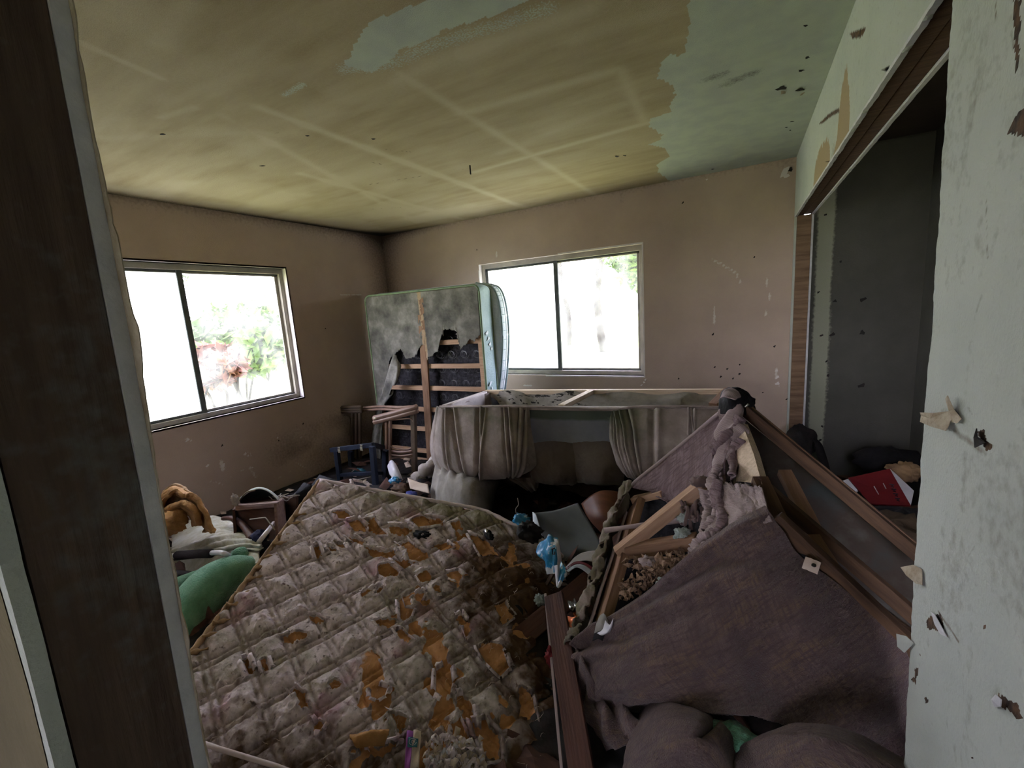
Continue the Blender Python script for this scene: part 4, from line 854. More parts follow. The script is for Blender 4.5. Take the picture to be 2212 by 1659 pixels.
F = F[keep.ravel()[F].all(1)]
ghost = np.exp(-((A - (BX(912, 700)[0] + (bt - B) * .03)) / .028) ** 2) * .9
yy = BY - .006 + .008 * (fbm(A * 5, B * 5, 3) - .5) + .004 * (fbm(A * 20, B * 20, 7) - .5) - .02 * np.clip((lim + .1 - B) / .1, 0, 1) * fbm(A * 9, B * 9, 2)
obj('dust_cover', np.stack([A, yy, B], -1), F, M['netting'], bs, smooth=True, attrs={'ghost': ghost}, solid=.0015)
hang = cloth('hanging_cover', net([[(850, 765, 3.25), (858, 770, 3.24), (866, 800, 3.26)], [(838, 810, 3.2), (852, 812, 3.17), (862, 820, 3.2)], [(826, 850, 3.2), (844, 850, 3.18), (856, 835, 3.22)], [(812, 880, 3.22), (828, 880, 3.2), (838, 870, 3.22)], [(800, 960, 3.22), (815, 950, 3.2), (832, 900, 3.22)], [(800, 1010, 3.24), (815, 1005, 3.2), (822, 1000, 3.22)]]), 24, 70, M['netting'], bs,
             disp=lambda u, v: .012 * np.sin(u * 9 + v * 6) + .01 * (fbm(u * 6, v * 14, 4) - .5), mask=lambda u, v: (u < .88 + .3 * (fbm(v * 16, v * 0, 3) - .5)) & ~((abs(v - .36) < .05) & (u > .45)), thick=.0015, attrs={'ghost': lambda u, v: 0 * u})
# ticking border round the sides + piping
def rr_frame(x0, x1, z0, z1, r, n=8):
    P = []
    for (cx, cz, a0) in ((x1 - r, z1 - r, 0), (x0 + r, z1 - r, 90), (x0 + r, z0 + r, 180), (x1 - r, z0 + r, 270)):
        for k in range(n + 1): g_ = math.radians(a0 + 90 * k / n); P.append((cx + r * math.cos(g_), cz + r * math.sin(g_)))
    return P
def border_loop(name, P, y0, y1, m, parent, bulge=.012, rows=6):
    v = []; f = []; n = len(P); c = np.mean(P, 0)
    for j in range(rows + 1):
        t = j / rows; b = bulge * math.sin(math.pi * t)
        for (x, z) in P:
            d = np.array([x, z]) - c; d = d / np.linalg.norm(d); v.append((x + d[0] * b, y0 + (y1 - y0) * t, z + d[1] * b))
    for j in range(rows):
        for i in range(n): f.append((j * n + i, j * n + (i + 1) % n, (j + 1) * n + (i + 1) % n, (j + 1) * n + i))
    return obj(name, v, f, m, parent, smooth=True)
P1 = rr_frame(bl, br, .0, bt, .06)
border_loop('ticking_border', P1, BY, BY + .19, M['teal'], bs)
for yy_ in (BY, BY + .19): tube('piping', [(x, yy_, z) for x, z in P1], .010, M['tealp'], bs, n=8, closed=True)
obj('back_panel', [(x, BY + .19, z) for x, z in P1], [tuple(range(len(P1)))], M['teal'], bs)
for (z0, s_) in ((BX(1050, 720)[2] , 3), (BX(1050, 830)[2], 6)):
    tag(speck('worn_patch', [(br + .0145, BY + .06 + .02 * k, z0 - .05 * k) for k in range(4)], [.028, .02, .018, .022], M['matt2'], bs, (1, 0, 0), s_, .001), kind='stuff')
# thin mattress behind it, bowed
m2 = thing('mattress', (-2.3, 3.6, 0), 'thin white mattress with grid-stitched edge bowed behind the box spring', 'mattress')
MY = 3.52; pr = [(1035, 612), (1060, 616), (1074, 625), (1084, 650), (1090, 690), (1092, 740), (1089, 800), (1083, 850), (1078, 900), (1075, 980)]
edge_p = [V(x, y, y=MY + .06) for x, y in pr]; edge_p[-1][2] = .02
EP = smooth_path(edge_p, 8); v = []; f = []
for i, p in enumerate(EP):
    w = 1.25 - .0 * i
    for (dx, dy) in ((-w, .12), (-w, .0), (-.03, -.012), (0, .01), (.004, .06), (0, .11), (-.03, .13)): v.append((max(p[0] + dx, XL + .03), MY + dy, p[2]))
K = 7
for i in range(len(EP) - 1):
    for k in range(K): f.append((i * K + k, i * K + (k + 1) % K, (i + 1) * K + (k + 1) % K, (i + 1) * K + k))
f.append(tuple(range(K))); f.append(tuple((len(EP) - 1) * K + k for k in range(K))[::-1])
obj('ticking', v, f, M['matt2'], m2, smooth=True)
for dy in (.0, .12): tube('piping', [(p[0] + .003, MY + dy, p[2]) for p in EP], .009, M['teal'], m2, n=7)
gv = []
for i in range(6, len(EP) - 1, 3):
    p = EP[i]; tube('stitch_line', [(p[0] + .003, MY + .02, p[2]), (p[0] + .007, MY + .06, p[2]), (p[0] + .003, MY + .10, p[2])], .0022, M['teal'], m2, n=5)
tube('stitch_line', [(p[0] + .006, MY + .07, p[2]) for p in EP[4:]], .0022, M['teal'], m2, n=5)

# ---- reeded wooden armchair frame on its side, and a stool frame ------------------
CY_ = 2.95
def reed(name, pts, r, m, parent, k=1): return tube(name, smooth_path(pts, 5) if k else pts, r, m, parent, n=14, prof=lambda g_: 1 + .14 * math.cos(g_ * 5))
cf_ = thing('armchair_frame', (-2.4, 2.95, .2), 'upturned reeded brown armchair frame without cushions leaning by the box spring', 'armchair frame')
c_ = lambda x, y, d=CY_: V(x, y, y=d)
for k, dz in enumerate((-.018, .018)):
    reed('arm_rail', [c_(808, 908, 2.8) + np.array([0, 0, dz]), c_(840, 900, 2.82) + np.array([0, 0, dz]), c_(880, 889, 2.85) + np.array([0, 0, dz]), c_(902, 883, 2.88) + np.array([0, 0, dz])], .022, M['bamboo'], cf_)
beam('rear_post', c_(893, 884, 2.88), c_(896, 1030, 2.88), .05, .035, M['bamboodk'], cf_, up=(0, -1, 0), bevel=.006)
for x in (835, 843): reed('front_post', [c_(x, 905, 2.83), c_(x, 960, 2.83), c_(x + 1, 1040, 2.83)], .015, M['bamboo'], cf_)
for y in (975, 983): reed('rung', [c_(838, y - 2, 2.83), c_(865, y + 2, 2.85), c_(892, y - 1, 2.87)], .014, M['bamboo'], cf_)
reed('bent_hoop', [c_(841, 908, 2.825), c_(870, 905, 2.84), c_(888, 905, 2.86), c_(892, 915, 2.87), c_(892, 950, 2.87), c_(890, 965, 2.87), c_(880, 971, 2.86), c_(848, 966, 2.83), c_(842, 955, 2.825)], .006, M['bamboo'], cf_)
reed('bent_hoop', [c_(846, 990, 2.83), c_(878, 987, 2.86), c_(890, 992, 2.87), c_(893, 1005, 2.87), c_(893, 1040, 2.87)], .006, M['bamboo'], cf_)
for dz in (0, .028): reed('back_rail', [c_(778, 887, 3.2) + np.array([0, 0, dz]), c_(820, 884, 3.1) + np.array([0, 0, dz]), c_(862, 886, 3.0) + np.array([0, 0, dz]), c_(900, 884, 2.95) + np.array([0, 0, dz])], .011, M['bamboo'], cf_)
for dz in (-.022, 0, .022): reed('arm_rail', [c_(672, 889, 3.02) + np.array([0, 0, dz]), c_(720, 886, 3.05) + np.array([0, 0, dz]), c_(782, 884, 3.1) + np.array([0, 0, dz])], .018, M['bamboodk'], cf_)
for x in (762, 770, 778): reed('front_post', [c_(x, 888, 3.1), c_(x, 950, 3.12), c_(x + 1, 1050, 3.14)], .016, M['bamboodk'], cf_)
reed('bent_hoop', [c_(735, 896, 3.08), c_(752, 898, 3.09), c_(757, 910, 3.1), c_(758, 960, 3.1)], .006, M['bamboodk'], cf_)
blob('candle_drip', c_(811, 903, 2.79), (.02, .015, .012), M['strap'], cf_, seed=3, amp=.3, n=12)
SYs = 2.62
stl = thing('stool_frame', (-2.6, 2.5, 0), 'navy blue wooden stool frame with cream straps in front of the wall', 'stool')
s_ = lambda x, y, d=SYs: V(x, y, y=d)
beam('top_rail', s_(715, 972), s_(806, 961), .03, .04, M['bluestool'], stl, up=(0, 0, 1))
beam('top_rail', s_(806, 961), s_(832, 968, 2.95), .03, .04, M['bluestool'], stl)
for (x0, y0, x1, y1, d) in ((727, 974, 736, 1045, SYs), (804, 964, 812, 1052, SYs - .02), (832, 972, 832, 1060, 2.75), (757, 975, 760, 1025, 2.95)): beam('leg', s_(x0, y0, d), s_(x1, y1, d), .05, .036, M['bluestool'], stl, up=(0, -1, 0), bevel=.003)
beam('stretcher', s_(733, 1026), s_(808, 1022), .03, .03, M['bluestool'], stl)
beam('stretcher', s_(810, 1022), s_(834, 1022, 2.8), .03, .03, M['bluestool'], stl)
for x, y in ((737, 967), (785, 962)): 
    q = s_(x, y + 2); tube('strap', [q + np.array([0, -.03, .024]), q + np.array([0, -.034, 0]), q + np.array([0, -.03, -.03])], .006, M['strap'], stl, n=6)
    tube('strap', [q + np.array([.016, -.03, .024]), q + np.array([.016, -.034, 0]), q + np.array([.016, -.03, -.03])], .006, M['strap'], stl, n=6)
tag(crumple('crushed_bag', s_(775, 1020, 2.85), (.08, .05, .035), M['tealtag'], seed=5), 'crumpled teal and white bag under the navy stool frame', 'bag')
tag(tube('metal_rod', [s_(744, 1042), s_(800, 1030)], .004, M['alu'], n=6), 'thin grey rod leaning across the foot of the navy stool', 'rod')

# ---- grey suede sofa lying upside down --------------------------------------------
SF, SB = 2.36, 3.08
so = thing('sofa', (-1.0, 2.7, .1), 'upside-down grey suede sofa with open underside in front of the right-hand window', 'sofa')
n_ = lambda rows: net(rows)
dark_spot = lambda u, v: sstep(.62, .7, fbm(u * 30, v * 12, 3)) * (u < .75)
zero = lambda u, v: 0 * u
beam('front_rail', V(955, 880, y=SF + .03), V(1612, 885, y=SF + .03), .03, .022, M['suede'], so)
beam('back_rail', V(1050, 847, y=SB), V(1585, 846, y=SB), .035, .035, M['ply'], so)
beam('side_rail', V(958, 880, y=SF + .03), V(1052, 848, y=SB), .03, .035, M['suede'], so)
beam('side_rail', V(1606, 886, y=SF + .03), V(1582, 848, y=SB), .03, .035, M['suede'], so)
beam('corner_brace', V(1213, 879, y=SF + .08), V(1276, 847, y=SB - .02), .045, .03, M['ply'], so)
beam('corner_block', V(1575, 850, y=SB - .02), V(1540, 885, y=SF + .4), .05, .08, M['pinebr'], so)
cloth('white_lining', n_([[(975, 872, SF + .06), (1010, 858, SF + .35), (1052, 846, SB - .05)], [(975, 890, SF + .06), (1010, 885, SF + .35), (1050, 888, SB - .08)], [(990, 930, SF + .08), (1020, 930, SF + .35), (1055, 920, SB - .1)]]), 20, 14, M['dustw'], so, disp=lambda u, v: .008 * (fbm(u * 4, v * 4, 3) - .5), thick=.003)
cloth('lining', n_([[(1040, 845, SB), (1150, 846, SB), (1270, 846, SB - .01), (1400, 846, SB), (1500, 846, SB), (1575, 848, SB)], [(1075, 870, SB - .06), (1150, 868, SB - .07), (1270, 880, SB - .1), (1400, 872, SB - .10), (1500, 868, SB - .06), (1570, 872, SB - .02)], [(1080, 920, SB - .1), (1160, 920, SB - .16), (1270, 940, SB - .2), (1400, 930, SB - .2), (1500, 915, SB - .1), (1570, 910, SB - .05)]]), 220, 40, M['dust'], so,
      disp=lambda u, v: (.024 * np.sin(u * 30 + 8 * fbm(u * 4, v, 3)) * (.35 + .65 * sstep(.45, .0, u)) + .012 * (fbm(u * 9, v * 3, 6) - .5)), attrs={'spot': lambda u, v: sstep(.58, .66, fbm(u * 46, v * 16, 3)) * sstep(.5, .3, u) * .8}, thick=.003,
      mask=lambda u, v: ~((u > .93) & (v > .15 + .3 * fbm(u * 40, v * 3, 3))))
cloth('lining', n_([[(1040, 845, SB + .02), (1320, 846, SB + .02), (1580, 848, SB + .02)], [(1050, 960, SB + .04), (1320, 960, SB + .05), (1580, 960, SB + .04)], [(1060, 1060, SB + .06), (1320, 1060, SB + .07), (1580, 1060, SB + .06)]]), 20, 14, M['blackcloth'], so, thick=.003)
# gathered arm fronts
def pleat(seed, c_list):
    def d(u, v):
        z = .010 * (fbm(u * 7, v * 3, seed) - .5) + .003 * (fbm(u * 30, v * 9, seed + 2) - .5)
        for (u0, u1, w, a) in c_list:
            uc = u0 + (u1 - u0) * v; z = z - a * np.exp(-((u - uc) / w) ** 2) * (1 - .55 * v) + a * .55 * np.exp(-((u - uc - 1.7 * w) / w) ** 2) * (1 - .6 * v)
        return z
    return d
ms = lambda s: {'moss': lambda u, v: .5 * sstep(.35, 0, v) * sstep(.4, .6, fbm(u * 4, v * 4, s))}
cloth('arm_front', n_([[(962, 878, SF + .5), (947, 879, SF + .1), (958, 881, SF + .02), (1010, 880, SF), (1060, 879, SF), (1105, 879, SF), (1143, 881, SF + .02)],
                        [(950, 920, SF + .5), (937, 925, SF + .1), (955, 930, SF - .02), (1010, 930, SF - .06), (1060, 930, SF - .07), (1108, 930, SF - .06), (1148, 930, SF)],
                        [(945, 960, SF + .5), (933, 962, SF + .1), (955, 972, SF - .04), (1010, 980, SF - .11), (1060, 980, SF - .12), (1112, 978, SF - .1), (1156, 975, SF - .02)],
                        [(948, 990, SF + .5), (940, 998, SF + .1), (962, 1008, SF - .02), (1010, 1018, SF - .10), (1062, 1022, SF - .11), (1115, 1018, SF - .08), (1158, 1006, SF)],
                        [(965, 1015, SF + .5), (955, 1018, SF + .15), (985, 1026, SF + .03), (1015, 1032, SF), (1062, 1034, SF), (1110, 1030, SF + .02), (1140, 1018, SF + .06)],
                        [(975, 1000, SF + .5), (975, 1000, SF + .3), (990, 1010, SF + .2), (1020, 1010, SF + .2), (1062, 1012, SF + .2), (1100, 1010, SF + .2), (1125, 1000, SF + .2)]]), 240, 120, M['suede'], so,
      disp=pleat(3, [(.35, .37, .012, .045), (.40, .50, .012, .03), (.58, .56, .014, .05), (.62, .55, .009, .02), (.80, .80, .010, .04), (.76, .78, .008, .02), (.96, .80, .014, .03), (.90, .78, .01, .018), (.1, .12, .02, .03), (.2, .22, .015, .02)]), attrs=ms(3), thick=.006)
cloth('arm_front', n_([[(1322, 884, SF + .03), (1345, 882, SF), (1400, 882, SF), (1460, 883, SF), (1510, 884, SF), (1560, 886, SF), (1606, 888, SF + .05)],
                        [(1318, 912, SF - .01), (1350, 925, SF - .06), (1400, 930, SF - .08), (1460, 930, SF - .08), (1510, 930, SF - .08), (1565, 930, SF - .06), (1610, 930, SF + .1)],
                        [(1318, 950, SF - .02), (1350, 970, SF - .10), (1400, 980, SF - .12), (1460, 980, SF - .12), (1510, 980, SF - .12), (1565, 980, SF - .1), (1610, 975, SF + .1)],
                        [(1328, 985, SF - .02), (1358, 1010, SF - .10), (1400, 1022, SF - .12), (1460, 1025, SF - .12), (1510, 1025, SF - .11), (1560, 1022, SF - .08), (1600, 1010, SF + .1)],
                        [(1340, 1018, SF + .05), (1370, 1034, SF), (1410, 1042, SF), (1460, 1045, SF), (1510, 1044, SF), (1560, 1042, SF), (1595, 1030, SF + .12)],
                        [(1350, 1010, SF + .2), (1380, 1015, SF + .2), (1410, 1020, SF + .2), (1460, 1020, SF + .2), (1510, 1020, SF + .2), (1560, 1020, SF + .2), (1590, 1010, SF + .25)]]), 240, 120, M['suede'], so,
      disp=pleat(7, [(.05, .16, .012, .03), (.12, .24, .010, .035), (.20, .30, .012, .025), (.02, .10, .012, .03), (.36, .36, .02, .02), (.62, .60, .01, .02)]), attrs={'moss': lambda u, v: .9 * sstep(.7, .0, v) * sstep(.55, .1, u)}, thick=.006)
cloth('front_panel', n_([[(1130, 882, SF + .03), (1240, 884, SF + .03), (1335, 886, SF + .03)], [(1130, 915, SF + .07), (1240, 920, SF + .07), (1335, 920, SF + .07)], [(1130, 975, SF + .09), (1240, 980, SF + .09), (1335, 985, SF + .09)]]), 60, 30, M['bluegrey'], so,
      disp=lambda u, v: .006 * (fbm(u * 4, v * 3, 3) - .5), attrs={'moss': lambda u, v: .9 * sstep(.45, .25, v)}, thick=.008)
for (xa, xb, sd) in ((1146, 1250, 3), (1238, 1350, 9)):
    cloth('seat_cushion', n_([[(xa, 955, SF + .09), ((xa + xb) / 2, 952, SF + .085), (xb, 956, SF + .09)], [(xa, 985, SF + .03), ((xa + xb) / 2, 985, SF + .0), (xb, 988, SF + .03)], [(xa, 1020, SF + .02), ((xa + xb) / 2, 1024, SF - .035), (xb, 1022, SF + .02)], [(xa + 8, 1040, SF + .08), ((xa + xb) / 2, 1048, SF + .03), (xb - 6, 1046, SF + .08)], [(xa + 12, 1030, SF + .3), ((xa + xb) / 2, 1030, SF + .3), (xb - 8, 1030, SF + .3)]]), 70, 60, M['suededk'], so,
          disp=lambda u, v: .014 * (fbm(u * 5, v * 3, sd) - .5) + .008 * np.sin(u * 30) * np.exp(-np.minimum(u, 1 - u) / .1) * sstep(.3, .8, v), thick=.006)
tube('welt', [V(950, 878, y=SF - .005), V(1100, 877, y=SF - .012), V(1330, 884, y=SF - .01), V(1380, 878, y=SF - .014), V(1500, 878, y=SF - .014), V(1560, 880, y=SF - .014), V(1604, 885, y=SF)], .007, M['suede'], so, n=8)
tube('hanging_cord', smooth_path([V(1487, 880, y=SF - .03), V(1488, 905, y=SF - .07), V(1486, 940, y=SF - .09)], 5), .006, M['suede'], so, n=6)
tube('hanging_cord', smooth_path([V(1493, 880, y=SF - .03), V(1495, 908, y=SF - .07), V(1499, 935, y=SF - .09)], 5), .005, M['suede'], so, n=6)
# lower body: backrest hanging down behind
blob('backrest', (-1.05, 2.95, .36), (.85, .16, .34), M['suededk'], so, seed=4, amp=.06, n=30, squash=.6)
cloth('side_panel', [[(-1.93, 2.45, .85), (-1.95, 2.75, .85), (-1.93, 3.06, .84)], [(-1.94, 2.5, .6), (-1.98, 2.75, .6), (-1.93, 3.1, .6)], [(-1.9, 2.6, .3), (-1.93, 2.8, .3), (-1.9, 3.1, .3)]], 30, 30, M['suede'], so, attrs={'moss': zero}, disp=folds(14, 0, .01, 2))
cloth('side_panel', [[(-.04, 2.45, .93), (-.08, 2.75, .90), (-.12, 3.06, .87)], [(-.04, 2.5, .6), (-.06, 2.75, .6), (-.1, 3.1, .6)], [(-.06, 2.6, .3), (-.08, 2.8, .3), (-.1, 3.1, .3)]], 30, 30, M['suede'], so, attrs={'moss': zero}, disp=folds(14, 0, .01, 2))
cloth('torn_rag', n_([[(1090, 1030, SF + .05), (1130, 1032, SF + .04), (1170, 1028, SF + .05)], [(1115, 1042, SF + .05), (1140, 1046, SF + .03), (1165, 1040, SF + .05)], [(1140, 1058, SF + .08), (1152, 1062, SF + .08), (1162, 1054, SF + .08)]]), 30, 20, M['suededk'], so, disp=folds(18, 0, .006, 5))
blob('underside_bolster', (-1.05, 2.66, .50), (.82, .18, .10), M['blackcloth'], so, seed=6, amp=.1, n=24, squash=.7)

# pale sack bulging below the sofa's left arm, toys and packets beside it
sk = cloth('sack', n_([[(945, 1000, 2.5), (968, 1004, 2.42), (1000, 1012, 2.42), (1050, 1022, 2.5), (1085, 1024, 2.7)], [(938, 1030, 2.42), (962, 1030, 2.28), (1000, 1038, 2.2), (1045, 1045, 2.3), (1078, 1040, 2.6)],
                       [(932, 1070, 2.36), (958, 1078, 2.2), (1000, 1082, 2.12), (1045, 1080, 2.22), (1072, 1064, 2.5)], [(940, 1100, 2.36), (965, 1112, 2.2), (1005, 1120, 2.12), (1045, 1112, 2.2), (1068, 1092, 2.5)], [(955, 1150, 2.4), (980, 1160, 2.25), (1010, 1165, 2.2), (1045, 1150, 2.25), (1062, 1120, 2.5)]]), 90, 80, M['dust'], None,
            disp=lambda u, v: .03 * np.sin(u * 40 + v * 4) * np.exp(-v / .22) * sstep(.75, .2, u) + .02 * (fbm(u * 4, v * 4, 3) - .5), attrs={'spot': zero}, thick=.004)
tag(sk, 'pale grey cloth sack gathered at its neck under the left arm of the upturned sofa', 'sack')
tb = thing('plush_toy', V(915, 1030, y=2.6), 'small white plush toy lying left of the grey sack', 'toy')
for n2, (x, y, r_) in (('head', (918, 1015, .06)), ('body', (903, 1035, .07)), ('ear', (930, 1003, .04)), ('arm', (890, 1040, .045))): blob(n2, V(x, y, y=2.6), (r_, r_ * .9, r_ * .9), M['plush'], tb, seed=x, amp=.15, n=14)
tag(blob('pillow', V(945, 1018, y=2.72), (.10, .08, .13), M['plush'], seed=12, amp=.2, n=20), 'lumpy off-white pillow behind the sack under the sofa', 'pillow')
tag(tube('cardboard_tube', [V(846, 1003, y=2.6), V(852, 1018, y=2.52), V(862, 1035, y=2.45)], lambda q: .034 + .008 * math.sin(q * 5), M['wrapwhite'], n=16, prof=lambda g_: 1 + .2 * math.cos(3 * g_)), 'white crumpled cardboard tube standing right of the navy stool', 'tube')
tag(crumple('blue_wrapper', V(853, 1038, y=2.4), (.05, .04, .025), M['wrapblue'], seed=9), 'blue and white wrapper at the foot of the white cardboard tube', 'wrapper')
bx_ = thing('carton', V(900, 1055, y=2.3), 'flattened pinkish carton with dark lettering behind the mattress', 'carton')
cloth('panel', n_([[(880, 1032, 2.4), (905, 1042, 2.36), (924, 1046, 2.34)], [(886, 1055, 2.3), (905, 1060, 2.28), (928, 1066, 2.26)]]), 12, 8, M['card'], bx_, thick=.004)
for k in range(3): tube('letter', [V(884 + k * 7, 1036 + 3 * k, y=2.385 - k * .005), V(887 + k * 7, 1044 + 3 * k, y=2.375 - k * .005), V(889 + k * 7, 1037 + 3 * k, y=2.38 - k * .005)], .003, M['ink'], bx_, n=5)
tag(crumple('brown_bag', V(868, 1058, y=2.35), (.09, .06, .04), M['pinedk'], seed=10), 'crumpled brown bag behind the far edge of the mattress', 'bag')
tag(blob('blue_packet', V(888, 1068, y=2.25), (.05, .04, .02), mat('blue_film', S(50, 60, 130), rough=.4), seed=11, amp=.3, n=12), 'dark blue packet in front of the pinkish carton', 'packet')

# ---- torn mauve tweed loveseat, tipped up ---------------------------------------------
lv = thing('loveseat', (-.05, 1.6, .1), 'wrecked mauve-brown tweed loveseat tipped up, timber frame bare, right of the mattress', 'loveseat')
T_ = (1583, 862, 2.10); L1 = (1368, 1048, 2.0); L2 = (1250, 1395, 1.27); G_ = (1655, 1100, 1.42)
W = lambda x, y, d: V(x, y, y=d)
# outer side fabric from the peak down to the left corner
def m_up(u, v):
    k = ~(((u - .30) ** 2 / .0022 + (v - .42) ** 2 / .010) < 1 + 1.2 * (fbm(u * 14, v * 14, 3) - .5)); k &= ~((v > .9 + .2 * (fbm(u * 22, v * 2, 5) - .5)) & (u < .75)); return k
cloth('side_cover', n_([[(1583, 860, 2.10), (1540, 905, 2.09), (1490, 947, 2.07), (1425, 1000, 2.04), (1362, 1052, 2.0)],
                         [(1598, 905, 2.0), (1552, 935, 2.01), (1500, 972, 2.0), (1435, 1022, 1.99), (1375, 1056, 1.98)],
                         [(1585, 960, 1.86), (1556, 980, 1.88), (1505, 1015, 1.92), (1440, 1050, 1.95), (1405, 1062, 1.96)],
                         [(1566, 1030, 1.74), (1545, 1055, 1.76), (1500, 1075, 1.84), (1445, 1075, 1.92), (1412, 1068, 1.95)],
                         [(1552, 1085, 1.66), (1530, 1100, 1.7), (1490, 1105, 1.8), (1455, 1095, 1.88), (1420, 1072, 1.93)]]), 150, 110, M['tweedmid'], lv,
      disp=lambda u, v: .016 * np.sin((u * .6 + v * .5) * 20 + 4 * fbm(u * 3, v * 3, 2)) * sstep(.5, .05, u) + .012 * (fbm(u * 7, v * 5, 4) - .5) + .006 * (fbm(u * 20, v * 16, 7) - .5), mask=m_up, thick=.006)
tube('welt', smooth_path([W(1590, 862, 2.09), W(1540, 903, 2.085), W(1490, 945, 2.065), W(1425, 998, 2.035), W(1362, 1050, 1.995), W(1330, 1100, 1.9)], 6), .008, M['tweedlt'], lv)
# left edge: board with mossy cover
pL = [W(1372, 1052, 1.98), W(1338, 1120, 1.83), W(1316, 1190, 1.68), W(1296, 1270, 1.5), W(1268, 1350, 1.34), W(1250, 1400, 1.26)]
cloth('edge_cover', [[p + np.array(o) for p in pL] for o in ((-.035, .02, -.10), (-.045, 0, .0), (-.02, -.004, .03), (.015, -.002, .035))], 120, 26, M['mossy'], lv, disp=lambda u, v: .020 * (fbm(u * 22, v * 4, 3) - .5) + .010 * np.sin(u * 46 + v * 9 + 6 * fbm(u * 8, v * 3, 8)) + .012 * (fbm(u * 70, v * 16, 9) - .5), mask=lambda u, v: (v < 1 - .35 * fbm(u * 30, v * 0, 4)) & ~((fbm(u * 24, v * 6, 15) > .68) & (v > .4)), thick=.006)
beam('seat_rail', W(1376, 1090, 1.95), W(1296, 1362, 1.33), .035, .11, M['pinebr'], lv, up=(.45, .1, .85), bow=0)
beam('thin_batten', W(1352, 1110, 1.9), W(1262, 1385, 1.28), .008, .035, M['tweedlt'], lv, up=(.4, .1, .9))
# timbers across the open underside
beam('cross_rail', W(1368, 1080, 1.98), W(1432, 1066, 1.95), .045, .03, M['pine'], lv)
beam('diagonal_brace', W(1334, 1196, 1.62), W(1526, 1042, 1.78), .038, .048, M['pine'], lv, bevel=.002)
beam('cross_rail', W(1342, 1192, 1.64), W(1508, 1168, 1.62), .05, .05, M['pinebr'], lv)
tube('webbing_cord', [W(1306, 1146, 1.72), W(1360, 1138, 1.74), W(1440, 1127, 1.76), W(1512, 1116, 1.74)], lambda q: .012 + .003 * math.sin(q * 70), M['tweedlt'], lv, n=9)
cloth('inner_panel', n_([[(1372, 1075, 2.1), (1460, 1085, 2.1), (1560, 1080, 1.95)], [(1345, 1190, 1.85), (1440, 1190, 1.85), (1530, 1170, 1.75)], [(1300, 1370, 1.45), (1380, 1330, 1.5), (1500, 1240, 1.6)]]), 40, 40, M['cavity'], lv, disp=lambda u, v: .02 * (fbm(u * 5, v * 5, 3) - .5), thick=.01)
# ridge: plywood side, loose folds and torn strips hanging
v = [W(1603, 915, 1.93), W(1592, 955, 1.86), W(1590, 1040, 1.74), W(1603, 1040, 1.70), W(1646, 1046, 1.62), W(1628, 980, 1.76)]
v2 = [np.array(p) + np.array([.02, .03, -.01]) for p in v]; v = v + v2
obj('plywood_side', v, [(0, 1, 2, 3, 4, 5), (11, 10, 9, 8, 7, 6)] + [(i, 6 + i, 6 + (i + 1) % 6, (i + 1) % 6) for i in range(6)], M['ply'], lv)
cloth('ridge_cover', n_([[(1560, 880, 2.075), (1574, 866, 2.08), (1588, 860, 2.07), (1600, 885, 2.03)], [(1550, 920, 2.0), (1570, 905, 1.99), (1592, 900, 1.97), (1614, 930, 1.91)], [(1546, 965, 1.93), (1562, 952, 1.90), (1584, 940, 1.88), (1618, 955, 1.85)], [(1545, 1030, 1.80), (1556, 1020, 1.78), (1572, 995, 1.80), (1590, 968, 1.84)]]), 60, 60, M['tweedlt'], lv, disp=lambda u, v: .012 * np.sin(v * 16 + u * 8) + .008 * (fbm(u * 6, v * 6, 3) - .5), thick=.006)
cloth('ridge_cover', n_([[(1545, 1020, 1.7), (1580, 1035, 1.66), (1610, 1040, 1.64), (1645, 1042, 1.6)], [(1556, 1062, 1.64), (1585, 1065, 1.57), (1618, 1066, 1.55), (1652, 1072, 1.52)], [(1540, 1110, 1.54), (1585, 1110, 1.49), (1625, 1105, 1.46), (1662, 1108, 1.43)], [(1505, 1195, 1.40), (1555, 1165, 1.39), (1615, 1140, 1.39), (1668, 1126, 1.39)]]), 70, 60, M['tweedlt'], lv,
      disp=lambda u, v: .012 * (fbm(u * 5, v * 5, 3) - .5) * 2 + .008 * (fbm(u * 16, v * 16, 5) - .5), mask=lambda u, v: v > .12 * fbm(u * 20, v * 3, 3) * 2, thick=.006)
